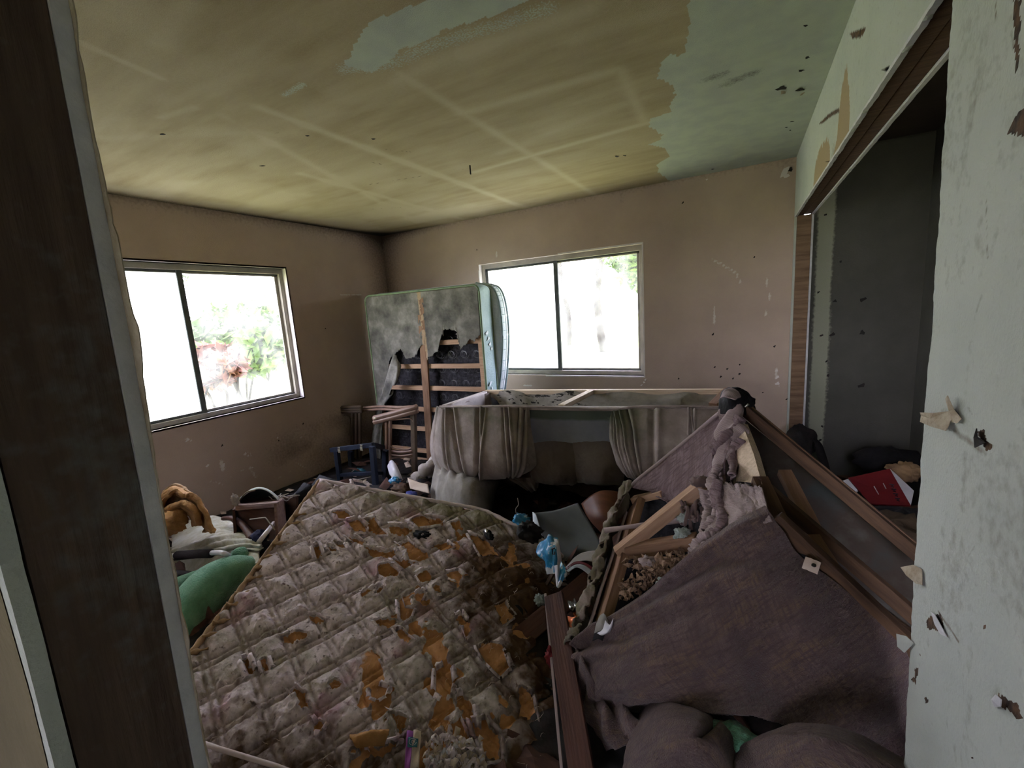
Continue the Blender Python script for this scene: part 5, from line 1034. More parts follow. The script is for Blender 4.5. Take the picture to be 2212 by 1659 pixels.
for i, (pp, rr) in enumerate([([(1600, 950, 1.88), (1588, 970, 1.86), (1578, 1000, 1.8), (1582, 1030, 1.72)], .022), ([(1556, 1010, 1.8), (1544, 1050, 1.72), (1546, 1100, 1.6), (1530, 1150, 1.52)], .03),
                              ([(1560, 1040, 1.66), (1552, 1090, 1.58), (1560, 1130, 1.5), (1552, 1160, 1.46)], .028), ([(1530, 1060, 1.72), (1524, 1110, 1.66), (1518, 1160, 1.58), (1506, 1195, 1.5)], .020), ([(1600, 900, 1.96), (1572, 935, 1.93), (1560, 960, 1.9), (1536, 975, 1.9)], .016), ([(1556, 1150, 1.46), (1530, 1160, 1.47), (1512, 1180, 1.48), (1490, 1195, 1.5)], .018)]):
    wp = rr * 520; a_ = [W(x - wp * (.8 + .4 * math.sin(k * 2 + i)), y - 3, d + .01) for k, (x, y, d) in enumerate(pp)]; m_ = [W(x, y, d - .035 - .01 * math.sin(k * 3)) for k, (x, y, d) in enumerate(pp)]; b_ = [W(x + wp * (.8 + .4 * math.cos(k * 2.3 + i)), y + 4, d + .015) for k, (x, y, d) in enumerate(pp)]
    cloth('torn_strip', [[p, q, r_] for p, q, r_ in zip(a_, m_, b_)], 36, 80, M['tweedlt' if i % 2 else 'tweedmid'], lv, disp=(lambda s_: (lambda u, v: .016 * np.sin(u * 9 + v * 7 + s_) + .022 * (fbm(u * 4, v * 14, s_) - .5) + .01 * (fbm(u * 12, v * 30, s_ + 2) - .5)))(i + 3), mask=(lambda s_: (lambda u, v: (u > .22 * fbm(v * 18, v * 0, s_)) & (u < 1 - .3 * fbm(v * 18, v * 0 + 5, s_))))(i), thick=.006)
R2 = np.random.RandomState(3)
for i in range(14):
    x = 1470 + R2.rand() * 70; y = 1078 + R2.rand() * 20; pp = [W(x + R2.randn() * 5, y + 14 * k * (.4 + R2.rand()), 1.72 - .02 * k) for k in range(4)]
    tube('frayed_thread', smooth_path(pp, 4), .004 + .004 * R2.rand(), M['tweed'], lv, n=5)
blob('frayed_knot', W(1512, 1040, 1.76), (.035, .03, .022), M['tweed'], lv, seed=3, amp=.5, n=14, freq=4)
# big front cover
cloth('front_cover', n_([[(1248, 1392, 1.27), (1290, 1345, 1.29), (1400, 1272, 1.33), (1508, 1186, 1.37), (1590, 1128, 1.40), (1652, 1092, 1.43)],
                          [(1243, 1425, 1.24), (1330, 1390, 1.22), (1450, 1330, 1.26), (1570, 1262, 1.30), (1660, 1225, 1.33), (1722, 1190, 1.38)],
                          [(1252, 1465, 1.22), (1360, 1455, 1.17), (1500, 1410, 1.20), (1650, 1372, 1.25), (1770, 1335, 1.29), (1845, 1290, 1.36)],
                          [(1280, 1500, 1.20), (1385, 1500, 1.15), (1545, 1490, 1.17), (1720, 1480, 1.21), (1850, 1460, 1.25), (1955, 1400, 1.33)],
                          [(1310, 1522, 1.21), (1425, 1518, 1.17), (1590, 1562, 1.12), (1750, 1585, 1.14), (1890, 1600, 1.18), (1990, 1560, 1.25)],
                          [(1330, 1535, 1.28), (1440, 1530, 1.25), (1600, 1600, 1.16), (1770, 1640, 1.14), (1900, 1680, 1.16), (2010, 1680, 1.2)]]), 240, 200, M['tweed'], lv,
      disp=lambda u, v: .016 * np.sin((v - u * .35) * 30 + 4 * fbm(u * 3, v * 3, 2)) * sstep(.45, .05, v) + .012 * np.sin((v + u * .8) * 22 + 5 * fbm(u * 4, v * 3, 12)) * sstep(.5, .9, v) + .035 * (fbm(u * 3, v * 3, 4) - .5) + .005 * (fbm(u * 16, v * 16, 7) - .5) + .014 * np.exp(-((v - .03) / .02) ** 2) - .01 * np.exp(-((v - .085) / .025) ** 2),
      mask=lambda u, v: ~((u > .30) & (u < .58) & (v > .80 - .06 * np.sin((u - .3) / .28 * 3.14) + .02 * (fbm(u * 20, v * 4, 3) - .5))), thick=.006)
cloth('gathered_corner', n_([[(1245, 1395, 1.27), (1262, 1430, 1.2), (1300, 1500, 1.19), (1330, 1525, 1.2)], [(1240, 1450, 1.27), (1255, 1490, 1.2), (1290, 1520, 1.18), (1325, 1530, 1.2)], [(1238, 1520, 1.26), (1256, 1540, 1.18), (1300, 1540, 1.14), (1350, 1530, 1.18)], [(1240, 1580, 1.22), (1262, 1595, 1.14), (1310, 1590, 1.10), (1370, 1550, 1.14)], [(1255, 1612, 1.2), (1285, 1625, 1.12), (1340, 1615, 1.08), (1400, 1570, 1.12)]]), 90, 90, M['tweed'], lv,
      disp=lambda u, v: .020 * np.sin(u * 26 + v * 3) * sstep(0, .3, v) * (1 - .4 * v) + .01 * (fbm(u * 6, v * 6, 3) - .5), thick=.006)
beam('bottom_rail', W(1262, 1405, 1.34), W(1300, 1650, 1.22), .05, .04, M['mahog'], lv, up=(0, -1, 0))
# bare frame on the right, running into the closet opening
tQ = W(1902, 1122, 2.0)
beam('back_rail', W(1604, 882, 2.08), W(1990, 1205, 1.90), .035, .045, M['pinedk'], lv, up=(.4, 0, .8))
beam('back_rail', W(1612, 878, 2.12), W(1990, 1192, 1.95), .02, .03, M['pinebr'], lv, up=(.4, 0, .8))
beam('middle_rail', W(1632, 1036, 1.66), W(1985, 1340, 1.52), .035, .04, M['pinedk'], lv, up=(.4, 0, .8))
beam('lower_board', W(1668, 1122, 1.43), W(1990, 1430, 1.34), .03, .07, M['pinedk'], lv, up=(.5, -.2, .7))
beam('strut', W(1694, 1020, 1.85), W(1768, 1165, 1.6), .045, .03, M['pinebr'], lv); beam('strut', W(1640, 1035, 1.66), W(1702, 1170, 1.45), .05, .03, M['pinedk'], lv); beam('strut', W(1752, 1160, 1.56), W(1822, 1275, 1.42), .045, .03, M['pinebr'], lv)
cloth('back_panel', n_([[(1608, 905, 2.1), (1760, 1030, 2.06), (1985, 1220, 1.98)], [(1625, 980, 2.1), (1770, 1120, 2.04), (1985, 1300, 1.9)], [(1650, 1050, 2.05), (1790, 1210, 1.95), (1985, 1370, 1.8)]]), 40, 30, mat('stained_grey_panel', S(60, 64, 62), S(84, 82, 76), S(66, 56, 48), scale=4), lv, disp=lambda u, v: .015 * (fbm(u * 5, v * 4, 3) - .5), thick=.004)
cloth('inner_lining', n_([[(1652, 1080, 1.75), (1790, 1210, 1.72), (1960, 1370, 1.65)], [(1672, 1180, 1.7), (1800, 1300, 1.65), (1950, 1440, 1.6)]]), 20, 14, M['blackcloth'], lv, thick=.004)
tl = tube('splinter', [W(1650, 1118, 1.42), W(1680, 1160, 1.39)], lambda q: .006 * (1 - .8 * q), M['foamtape'], lv, n=5)
# cushions of the loveseat and green foam below
def cush(name, rows, m, label, disp, n=(120, 80)):
    return tag(cloth(name, n_(rows), n[0], n[1], m, None, disp=disp, thick=.006), label, 'cushion')
cush('seat_cushion', [[(1385, 1540, 1.2), (1430, 1505, 1.2), (1480, 1522, 1.18), (1530, 1545, 1.17), (1565, 1560, 1.16)], [(1370, 1580, 1.1), (1430, 1550, 1.06), (1490, 1545, 1.05), (1550, 1570, 1.06), (1585, 1600, 1.1)], [(1350, 1630, 1.03), (1420, 1620, .98), (1500, 1610, .97), (1560, 1630, 1.0), (1590, 1660, 1.05)], [(1340, 1710, 1.0), (1420, 1720, .95), (1500, 1720, .95), (1570, 1720, .97), (1600, 1720, 1.02)]], M['tweed'],
     'plump tweed cushion rolled up below the left of the loveseat cover', lambda u, v: .012 * (fbm(u * 4, v * 4, 3) - .5) - .03 * np.exp(-((u - .86 + .5 * v) / .04) ** 2) * (v < .6))
cush('seat_cushion', [[(1570, 1640, 1.1), (1640, 1590, 1.08), (1730, 1562, 1.07), (1830, 1580, 1.06), (1950, 1640, 1.05)], [(1575, 1670, 1.04), (1660, 1625, 1.0), (1750, 1600, .98), (1840, 1615, .98), (1960, 1680, .98)], [(1600, 1730, 1.0), (1680, 1700, .96), (1770, 1680, .94), (1860, 1690, .94), (1980, 1740, .95)]], M['tweed'],
     'dark tweed cushion at the bottom edge beside the white wall', lambda u, v: .012 * (fbm(u * 4, v * 4, 7) - .5))
tag(blob('foam_chunk', V(1590, 1600, y=1.12), (.06, .05, .035), M['green'], seed=6, amp=.4, n=16), 'pale green foam chunk between the two loveseat cushions', 'foam')
tag(blob('foam_chunk', V(1258, 1605, y=1.2), (.03, .03, .02), M['stuffing'], seed=8, amp=.4, n=14), 'small pale foam tuft at the lower left corner of the loveseat', 'foam')
# bundle draped over the peak
bd = thing('jacket', W(1590, 870, 2.12), 'dark jacket bundled over the peak of the tipped loveseat', 'jacket')
cloth('shell', n_([[(1552, 895, 2.05), (1556, 860, 2.08), (1562, 845, 2.12), (1575, 838, 2.16), (1600, 842, 2.2)], [(1580, 892, 2.0), (1578, 862, 2.02), (1588, 845, 2.06), (1602, 842, 2.12), (1616, 852, 2.2)], [(1600, 880, 2.02), (1604, 868, 2.04), (1612, 862, 2.08), (1622, 868, 2.14), (1630, 884, 2.2)], [(1612, 900, 2.06), (1618, 892, 2.08), (1624, 890, 2.1), (1628, 892, 2.14), (1632, 900, 2.2)]]), 50, 50, M['blackcloth'], bd, disp=lambda u, v: .014 * (fbm(u * 5, v * 5, 3) - .5), thick=.006)
cloth('pale_patch', n_([[(1560, 862, 2.03), (1566, 846, 2.07), (1580, 841, 2.1)], [(1566, 860, 2.0), (1582, 852, 2.03), (1592, 848, 2.06)], [(1588, 866, 1.99), (1594, 862, 2.01), (1598, 860, 2.03)]]), 20, 20, M['tweedlt'], bd, disp=lambda u, v: .006 * (fbm(u * 5, v * 5, 3) - .5) + .006, thick=.005)
tube('jacket_glint', [W(1609, 880, 2.0), W(1617, 873, 2.0)], .004, M['cansil'], bd, n=6)  # bright streak standing in for the white highlight on the jacket
blob('lining', W(1592, 868, 2.13), (.07, .05, .05), M['blackcloth'], bd, seed=3, amp=.2, n=16)
# rag on the corner, stuffing, tag
rg = thing('rag', W(1300, 1360, 1.27), 'small grey-blue rag caught on the near left corner of the loveseat', 'rag')
cloth('blue_part', n_([[(1308, 1340, 1.25), (1318, 1350, 1.24), (1325, 1335, 1.25)], [(1302, 1360, 1.23), (1312, 1365, 1.22), (1322, 1352, 1.24)], [(1290, 1368, 1.23), (1300, 1372, 1.22), (1318, 1364, 1.24)]]), 16, 16, M['wrapwhite'], rg, thick=.003)
cloth('grey_part', n_([[(1296, 1330, 1.27), (1306, 1326, 1.27), (1314, 1345, 1.26)], [(1288, 1350, 1.25), (1298, 1352, 1.24), (1308, 1358, 1.24)], [(1282, 1378, 1.25), (1292, 1372, 1.24), (1302, 1368, 1.24)]]), 16, 16, M['dust'], rg, thick=.003, attrs={'spot': zero})
cloth('black_part', n_([[(1284, 1368, 1.245), (1300, 1362, 1.235), (1306, 1372, 1.235)], [(1280, 1385, 1.24), (1292, 1380, 1.23), (1302, 1384, 1.23)]]), 16, 12, M['blackcloth'], rg, thick=.003)
pt = thing('tag_card', W(1752, 1222, 1.38), 'small white punched card tag lying on the loveseat edge', 'tag')
beam('card', W(1736, 1214, 1.35), W(1770, 1228, 1.34), .035, .003, M['card'], pt, up=(-.2, -.6, .6))
blob('eyelet', W(1758, 1221, 1.335), (.006, .006, .005), M['dark'], pt, n=8)
blob('dark_cup', W(1745, 1200, 1.42), (.05, .03, .03), M['blackcloth'], pt, seed=3, amp=.2, n=14)
# leaf litter and stuffing inside the open frame
def litter(name, pxs, depth_fn, n, size, m, label, seed, parent=None, cat=None):
    R = np.random.RandomState(seed); v = []; f = []
    P = np.array(pxs, float); lo, hi = P.min(0), P.max(0); k = 0
    while k < n:
        x, y = lo + (hi - lo) * R.rand(2)
        if not inpoly(np.array([x]), np.array([y]), pxs)[0]: continue
        k += 1; c = V(x, y, y=depth_fn(x, y)); a = R.normal(size=3); a /= np.linalg.norm(a); b = np.cross(a, R.normal(size=3)); b /= np.linalg.norm(b); s = size * (.5 + R.rand()); n0 = len(v); cur = np.cross(a, b) * s * .4
        v += [c - a * s, c - b * s * .5 + cur, c + a * s, c + b * s * .5 + cur, c + cur * 1.6]; f += [(n0, n0 + 1, n0 + 4), (n0 + 1, n0 + 2, n0 + 4), (n0 + 2, n0 + 3, n0 + 4), (n0 + 3, n0, n0 + 4)]
    o = obj(name, v, f, m, parent, solid=.001); return tag(o, label, cat, kind='stuff')
dIn = lambda x, y: 1.60 - (y - 1190) * .0016 - .02
litter('dry_leaves', [(1345, 1250), (1400, 1225), (1500, 1195), (1500, 1210), (1430, 1255), (1380, 1285), (1335, 1300)], dIn, 230, .013, M['leaf'], 'dry brown leaves and paper scraps caught in the open loveseat frame', 3)
litter('dry_leaves', [(1345, 1215), (1380, 1208), (1490, 1190), (1496, 1200), (1400, 1235)], dIn, 90, .018, M['leaf'], 'dry leaves under the cross rail of the loveseat', 5)
for i, (x, y, s, lb) in enumerate([(1475, 1155, .035, 'grey stuffing tuft right of the diagonal brace'), (1482, 1120, .032, 'grey stuffing tuft under the furry cord'), (1435, 1262, .03, 'grey stuffing tuft among the dry leaves'), (1400, 1215, .03, 'small crumpled pinkish scrap on the leaves')]):
    tag(blob('stuffing_tuft', W(x, y, dIn(x, y)), (s, s * .8, s * .7), M['stuffing'] if i < 3 else M['tweedlt'], seed=20 + i, amp=.6, n=14, freq=4), lb, 'stuffing')

# ---- rubbish between mattress, sofa and loveseat -----------------------------------------
gp = thing('storage_lid', W(1210, 1150, 2.0), 'smoky grey plastic storage lid standing in the rubbish below the sofa', 'lid')
cloth('sheet', n_([[(1152, 1108, 2.02), (1200, 1102, 2.04), (1248, 1086, 2.06)], [(1175, 1160, 1.98), (1225, 1155, 2.0), (1280, 1140, 2.02)], [(1200, 1215, 1.92), (1250, 1205, 1.94), (1305, 1190, 1.96)]]), 30, 30, M['greyplas'], gp, thick=.004, disp=lambda u, v: .008 * (fbm(u * 3, v * 3, 3) - .5))
cloth('rim', n_([[(1151, 1106, 2.02), (1158, 1112, 1.98), (1163, 1128, 1.97)], [(1152, 1130, 2.02), (1160, 1140, 1.98), (1172, 1158, 1.97)]]), 10, 10, M['matt2'], gp, thick=.004)
tag(cloth('veneer_sheet', n_([[(1256, 1088, 2.2), (1300, 1068, 2.22), (1345, 1064, 2.25)], [(1272, 1120, 2.12), (1310, 1110, 2.12), (1352, 1100, 2.2)], [(1300, 1152, 2.06), (1330, 1140, 2.08), (1350, 1130, 2.15)]]), 24, 24, M['orangebr'], None, thick=.006, disp=lambda u, v: .03 * np.sin(u * 3)), 'curved orange-brown veneer sheet behind the grey plastic lid', 'veneer')
w_a = thing('snack_bag', W(1185, 1190, 1.6), 'crumpled sky-blue and white snack bag against the right side of the mattress', 'snack bag')
cloth('film', n_([[(1160, 1185, 1.66), (1178, 1162, 1.66), (1192, 1156, 1.66), (1204, 1164, 1.66)], [(1163, 1200, 1.6), (1182, 1186, 1.57), (1198, 1180, 1.57), (1208, 1190, 1.62)], [(1176, 1218, 1.58), (1190, 1212, 1.54), (1202, 1210, 1.55), (1212, 1218, 1.6)], [(1184, 1240, 1.56), (1196, 1240, 1.52), (1206, 1236, 1.54), (1212, 1238, 1.58)]]), 50, 50, M['wrapblue'], w_a, thick=.0015, disp=lambda u, v: .012 * (fbm(u * 5, v * 5, 3) - .5) + .006 * np.sin(u * 14 + v * 8))
cloth('white_edge', n_([[(1203, 1164, 1.62), (1208, 1176, 1.6), (1212, 1200, 1.58), (1215, 1232, 1.56)], [(1196, 1164, 1.62), (1201, 1180, 1.58), (1204, 1202, 1.55), (1206, 1234, 1.53)]]), 30, 8, M['wrapwhite'], w_a, thick=.0015)
tube('letter', [W(1190, 1186, 1.53), W(1198, 1184, 1.53), W(1194, 1185, 1.53), W(1194, 1198, 1.52), W(1198, 1197, 1.52), W(1198, 1192, 1.52)], .0028, M['ink'], w_a, n=5)
w_b = thing('snack_bag', W(1215, 1235, 1.5), 'pointed blue and white torn wrapper below the sky-blue snack bag', 'snack bag')
cloth('film', n_([[(1212, 1212, 1.54), (1220, 1225, 1.52), (1225, 1242, 1.5)], [(1206, 1240, 1.5), (1212, 1245, 1.48), (1218, 1252, 1.48)], [(1202, 1268, 1.46), (1206, 1270, 1.45), (1210, 1266, 1.46)]]), 30, 36, M['wrapblue'], w_b, thick=.0015, disp=lambda u, v: .008 * (fbm(u * 5, v * 5, 6) - .5))
cloth('white_fold', n_([[(1197, 1222, 1.52), (1204, 1220, 1.5), (1209, 1222, 1.52)], [(1200, 1245, 1.49), (1204, 1245, 1.48), (1208, 1246, 1.49)], [(1202, 1266, 1.46), (1204, 1268, 1.45), (1206, 1266, 1.46)]]), 16, 20, M['wrapwhite'], w_b, thick=.0015)
tag(crumple('snack_bag', W(1126, 1122, 1.85), (.05, .035, .03), M['wrapblue'], seed=31), 'balled blue and white snack bag peeping over the far right corner of the mattress', 'snack bag')
tag(crumple('brown_scrap', W(1145, 1150, 1.75), (.06, .05, .045), M['dark'], seed=32), 'dark brown crumpled scrap between mattress corner and the grey lid', 'rubbish')
tag(tube('bent_wire', smooth_path([W(1117, 1118, 1.85), W(1114, 1100, 1.85), W(1120, 1090, 1.86), W(1118, 1076, 1.86)], 5), .0022, M['alu'], n=5), 'thin bent wire sticking up behind the mattress', 'wire')
sp = thing('sport_bag', W(1255, 1210, 1.75), 'white and maroon striped vinyl bag flap beside the loveseat rail', 'bag')
cloth('panel', n_([[(1222, 1226, 1.72), (1250, 1198, 1.74), (1285, 1190, 1.78), (1315, 1190, 1.8)], [(1226, 1228, 1.68), (1252, 1212, 1.7), (1285, 1215, 1.72), (1305, 1232, 1.74)]]), 30, 14, M['wrapwhite'], sp, thick=.003, disp=lambda u, v: .008 * (fbm(u * 4, v * 4, 3) - .5))
cloth('stripe', n_([[(1222, 1228, 1.70), (1245, 1213, 1.69), (1272, 1220, 1.68), (1300, 1248, 1.68)], [(1224, 1231, 1.69), (1246, 1218, 1.68), (1270, 1225, 1.67), (1298, 1256, 1.67)]]), 30, 6, M['maroon'], sp, thick=.004)
cloth('white_binding', n_([[(1224, 1232, 1.69), (1246, 1219, 1.675), (1270, 1226, 1.665), (1298, 1258, 1.665)], [(1228, 1236, 1.68), (1246, 1226, 1.67), (1266, 1236, 1.66), (1290, 1262, 1.66)]]), 30, 8, M['matt2'], sp, thick=.006)
bb = thing('drink_can', W(1240, 1335, 1.5), 'torn orange and silver tin curled open beside the upright board', 'tin')
cloth('open_end', n_([[(1227, 1302, 1.5), (1236, 1296, 1.5), (1246, 1300, 1.5), (1255, 1312, 1.5)], [(1232, 1316, 1.46), (1240, 1310, 1.45), (1250, 1316, 1.46), (1258, 1330, 1.48)], [(1242, 1330, 1.47), (1248, 1326, 1.46), (1254, 1332, 1.47), (1258, 1340, 1.48)]]), 30, 20, M['cansil'], bb, thick=.001, disp=lambda u, v: .008 * np.sin(u * 16))
cloth('orange_side', n_([[(1217, 1328, 1.5), (1235, 1332, 1.46), (1250, 1322, 1.47), (1256, 1318, 1.5)], [(1218, 1342, 1.48), (1234, 1346, 1.44), (1248, 1342, 1.45), (1258, 1345, 1.48)], [(1222, 1355, 1.48), (1236, 1358, 1.45), (1248, 1356, 1.46), (1256, 1352, 1.48)]]), 30, 20, M['canor'], bb, thick=.001, disp=lambda u, v: .006 * np.sin(u * 12 + v * 3))
tag(crumple('tan_scrap', W(1268, 1318, 1.48), (.03, .025, .025), M['leaf'], seed=35), 'tan paper scrap right of the orange tin', 'scrap')
tag(crumple('blue_scrap', W(1278, 1300, 1.52), (.014, .012, .014), mat('bright_blue', S(60, 110, 190)), seed=36), 'tiny bright blue scrap beside the loveseat rail', 'scrap')
b1 = tag(beam('board', V(1300, 1232, y=1.72), V(1100, 1400, y=1.30), .085, .022, M['mahog'], up=(.15, -.5, .85)), 'red-brown board slanting from the loveseat onto the mattress', 'board')
b2 = tag(beam('board', V(1196, 1285, y=1.42), V(1262, 1700, y=.96), .02, .075, M['mahog'], up=(1, .1, .25)), 'red-brown board standing on edge between mattress and loveseat', 'board')
tag(beam('edge_strip', V(1178, 1282, y=1.42), V(1217, 1700, y=.96), .005, .010, M['tweedlt'], up=(1, 0, 0)), 'pale thin strip along the left side of the upright board', 'strip')
tag(crumple('red_scrap', W(1190, 1420, 1.25), (.02, .02, .04), M['redbox'], seed=37), 'red scrap in the dark gap left of the upright board', 'scrap')
tag(crumple('chewed_fluff', W(1166, 1296, 1.42), (.022, .02, .02), M['stuffing'], seed=38, amp=.8), 'ragged pale fluff at the top of the upright board', 'fluff')
tag(beam('rusty_stick', W(1160, 1300, 1.6), W(1205, 1220, 1.7), .02, .01, M['pinedk']), 'thin brown stick lying beside the blue snack bag', 'stick')

# ---- left-hand heap by the wall --------------------------------------------------------------
fm = thing('foam_sheet', (-3.2, 1.6, .1), 'curled sheet of dirty orange foam against the left wall', 'foam')
YF = 1.21
sp_px = [(462, 1150), (455, 1140), (442, 1105), (430, 1082), (415, 1070), (405, 1072), (392, 1064), (378, 1060), (360, 1075), (348, 1100), (345, 1120)]
cloth('outer_curl', [[V(x, y, y=YF - .02 + .004 * i) for i, (x, y) in enumerate(sp_px)], [V(x - 14, y - 4, y=YF + .12) for (x, y) in sp_px]], 100, 24, M['foam'], fm, disp=lambda u, v: .06 * (fbm(u * 5, v * 3, 3) - .5) + .02 * (fbm(u * 16, v * 8, 5) - .5), thick=.022)
cloth('inner_curl', n_([[(432, 1135, YF), (425, 1105, YF - .02), (400, 1088, YF - .03), (370, 1094, YF - .02), (350, 1108, YF)], [(420, 1135, YF + .1), (415, 1112, YF + .08), (398, 1100, YF + .08), (374, 1104, YF + .08), (356, 1118, YF + .08)]]), 70, 24, M['foam'], fm, disp=lambda u, v: .02 * (fbm(u * 7, v * 3, 5) - .5), thick=.03)
blob('crumpled_core', V(372, 1128, y=YF - .03), (.08, .08, .07), M['foam'], fm, seed=5, amp=.4, n=24)
cloth('back_flap', n_([[(345, 1075, YF + .10), (375, 1045, YF + .10), (410, 1062, YF + .11)], [(350, 1120, YF + .09), (390, 1100, YF + .09), (430, 1090, YF + .1)]]), 40, 24, M['foamtape'], fm, disp=lambda u, v: .02 * (fbm(u * 5, v * 5, 5) - .5), thick=.02)
sk2 = thing('vinyl_cushion', V(460, 1160, z=.3), 'dirty white vinyl cushion with creased edge beyond the green plush', 'cushion')
cloth('top', n_([[(368, 1140, 1.42), (410, 1124, 1.5), (452, 1115, 1.56), (475, 1118, 1.56), (500, 1128, 1.52)], [(372, 1165, 1.32), (420, 1150, 1.38), (465, 1142, 1.42), (500, 1145, 1.42), (530, 1155, 1.4)], [(372, 1190, 1.22), (425, 1172, 1.27), (478, 1160, 1.32), (520, 1160, 1.34), (556, 1166, 1.34)]]), 110, 70, M['sack'], sk2, disp=lambda u, v: .006 * np.sin(v * 55 + u * 14) * sstep(.25, .5, u) * sstep(.9, .5, u) * sstep(.2, .5, v) * .5 + .012 * (fbm(u * 4, v * 4, 2) - .5), thick=.01)
cloth('creased_edge', n_([[(370, 1184, 1.24), (425, 1170, 1.28), (480, 1158, 1.32), (525, 1160, 1.34), (562, 1170, 1.32)], [(372, 1196, 1.2), (430, 1186, 1.22), (490, 1178, 1.25), (530, 1178, 1.28), (566, 1182, 1.28)], [(374, 1206, 1.2), (430, 1202, 1.21), (490, 1196, 1.24), (532, 1192, 1.26), (560, 1192, 1.28)]]), 150, 40, M['sack'], sk2, disp=lambda u, v: .010 * np.sin(v * 20 + u * 10 + 4 * fbm(u * 6, v * 2, 3)) + .006 * (fbm(u * 20, v * 6, 3) - .5), thick=.006)
cloth('front', n_([[(372, 1212, 1.2), (430, 1206, 1.2), (500, 1196, 1.24), (560, 1190, 1.28)], [(372, 1250, 1.14), (430, 1250, 1.12), (500, 1230, 1.16), (560, 1215, 1.22)]]), 40, 24, M['sack'], sk2, disp=lambda u, v: .012 * (fbm(u * 5, v * 3, 6) - .5), thick=.006)
wk = thing('walker_frame', V(430, 1200, y=1.1), 'white metal walking frame with black foam grips lying on the cushion', 'walking frame')
tube('bent_tube', smooth_path([V(330, 1206, y=1.12), V(385, 1199, y=1.12), (V(460, 1194, y=1.12)), V(485, 1196, y=1.12), V(497, 1204, y=1.2), V(501, 1216, y=1.26), V(502, 1235, y=1.3)], 6), .013, M['wtube'], wk, n=12)
tube('foam_grip', [V(383, 1199, y=1.115), V(420, 1197, y=1.115), V(456, 1196, y=1.115)], .023, M['grip'], wk, n=14)
tube('foam_grip', [V(370, 1238, y=1.04), V(400, 1240, y=1.04), V(424, 1243, y=1.04)], .018, M['grip'], wk, n=14)
tube('bent_tube', [V(420, 1241, y=1.04), V(450, 1230, y=1.1)], .009, M['wtube'], wk, n=10)
blob('joint_knob', V(466, 1222, y=1.1), (.02, .02, .015), M['grip'], wk, n=12)
gpz = thing('plush_toy', V(460, 1280, y=1.0), 'long green plush toy with a round foot wedged beside the mattress', 'toy')
tube('body', smooth_path([V(545, 1225, y=1.22), V(500, 1240, y=1.12), V(455, 1270, y=1.02), V(410, 1320, y=.9), V(370, 1370, y=.8)], 8), lambda q: .06 + .055 * math.sin(min(1, q * 1.3) * 2.2) , M['green'], gpz, n=28)
blob('foot', V(518, 1200, y=1.22), (.05, .045, .045), M['green'], gpz, seed=3, amp=.15, n=20)
tube('arm', smooth_path([V(380, 1262, y=1.0), V(420, 1248, y=1.03), V(470, 1232, y=1.1)], 6), .035, M['green'], gpz, n=16)
dr = thing('bedside_cabinet', V(560, 1150, y=1.45), 'overturned brown bedside cabinet by the left wall', 'cabinet')
D0, D1 = 1.42, 1.62
def cq(name, pts, m, parent, th=.016):
    P = [V(x, y, y=d) for x, y, d in pts]; n = len(P); nr = _n(np.cross(P[1] - P[0], P[2] - P[0])) * th; v = P + [p + nr for p in P]
    return obj(name, v, [tuple(range(n)), tuple(range(2 * n - 1, n - 1, -1))] + [(i, n + i, n + (i + 1) % n, (i + 1) % n) for i in range(n)], m, parent, bevel=.002)
cq('front_edge', [(508, 1092, D0), (598, 1086, D0), (596, 1096, D0), (508, 1103, D0)], M['pinkwood'], dr)
cq('top_board', [(514, 1084, D1), (614, 1076, D1), (598, 1086, D0), (508, 1092, D0)], M['pinkwood'], dr)
cq('side_board', [(598, 1086, D0), (616, 1078, D1), (620, 1150, D1 - .1), (602, 1160, D0 - .05)], M['pinkwood'], dr)
cq('side_board', [(508, 1100, D0), (514, 1090, D1), (520, 1160, D1 - .1), (512, 1165, D0 - .05)], M['drawer'], dr)
cq('drawer_front', [(512, 1103, D0 + .04), (596, 1097, D0 + .04), (600, 1165, D0 - .02), (516, 1170, D0 - .02)], M['drawer'], dr)
cq('back_board', [(514, 1080, D1), (640, 1072, D1), (640, 1150, D1), (520, 1160, D1)], M['drawer'], dr)
bn = thing('enamel_basin', V(552, 1072, y=1.56), 'blue enamel basin lying on its side on the overturned cabinet', 'basin')
rimp = [V(515 + 88 * (k / 20), 1084 - 28 * math.sin(math.pi * (k / 20)) ** .8 - k * .15, y=1.52) for k in range(21)]
cloth('bowl', [rimp, [V(520 + 78 * (k / 20), 1084 - 22 * math.sin(math.pi * (k / 20)) - k * .15, y=1.62) for k in range(21)], [V(540 + 40 * (k / 20), 1084 - 6 * math.sin(math.pi * (k / 20)) - k * .15, y=1.66) for k in range(21)]], 60, 20, M['bluesteel'], bn, thick=.003)
tube('rim', rimp, .007, M['matt2'], bn, n=8)
cloth('outer_side', n_([[(510, 1090, 1.49), (530, 1064, 1.49), (552, 1057, 1.49)], [(516, 1086, 1.52), (532, 1066, 1.52), (552, 1060, 1.52)]]), 20, 8, M['sack'], bn, thick=.003)
tag(crumple('chewed_fluff', V(508, 1080, y=1.42), (.025, .02, .035), M['plush'], seed=40, amp=.7), 'dangling whitish fluff at the left corner of the cabinet', 'fluff')
tag(tube('coat_hanger', [V(540, 1122, y=1.34), V(573, 1118, y=1.36), V(576, 1121, y=1.36), V(594, 1145, y=1.34)], .0035, M['alu'], n=6), 'bent wire coat hanger in front of the cabinet', 'hanger')
tag(tube('white_pipe', [V(592, 1130, y=1.40), V(560, 1170, y=1.24)], .013, M['wtube'], n=10), 'white metal pipe lying along the left edge of the mattress', 'pipe')
bg_ = thing('leather_bag', V(515, 1130, y=1.45), 'worn dark leather bag with strap between cushion and cabinet', 'bag')
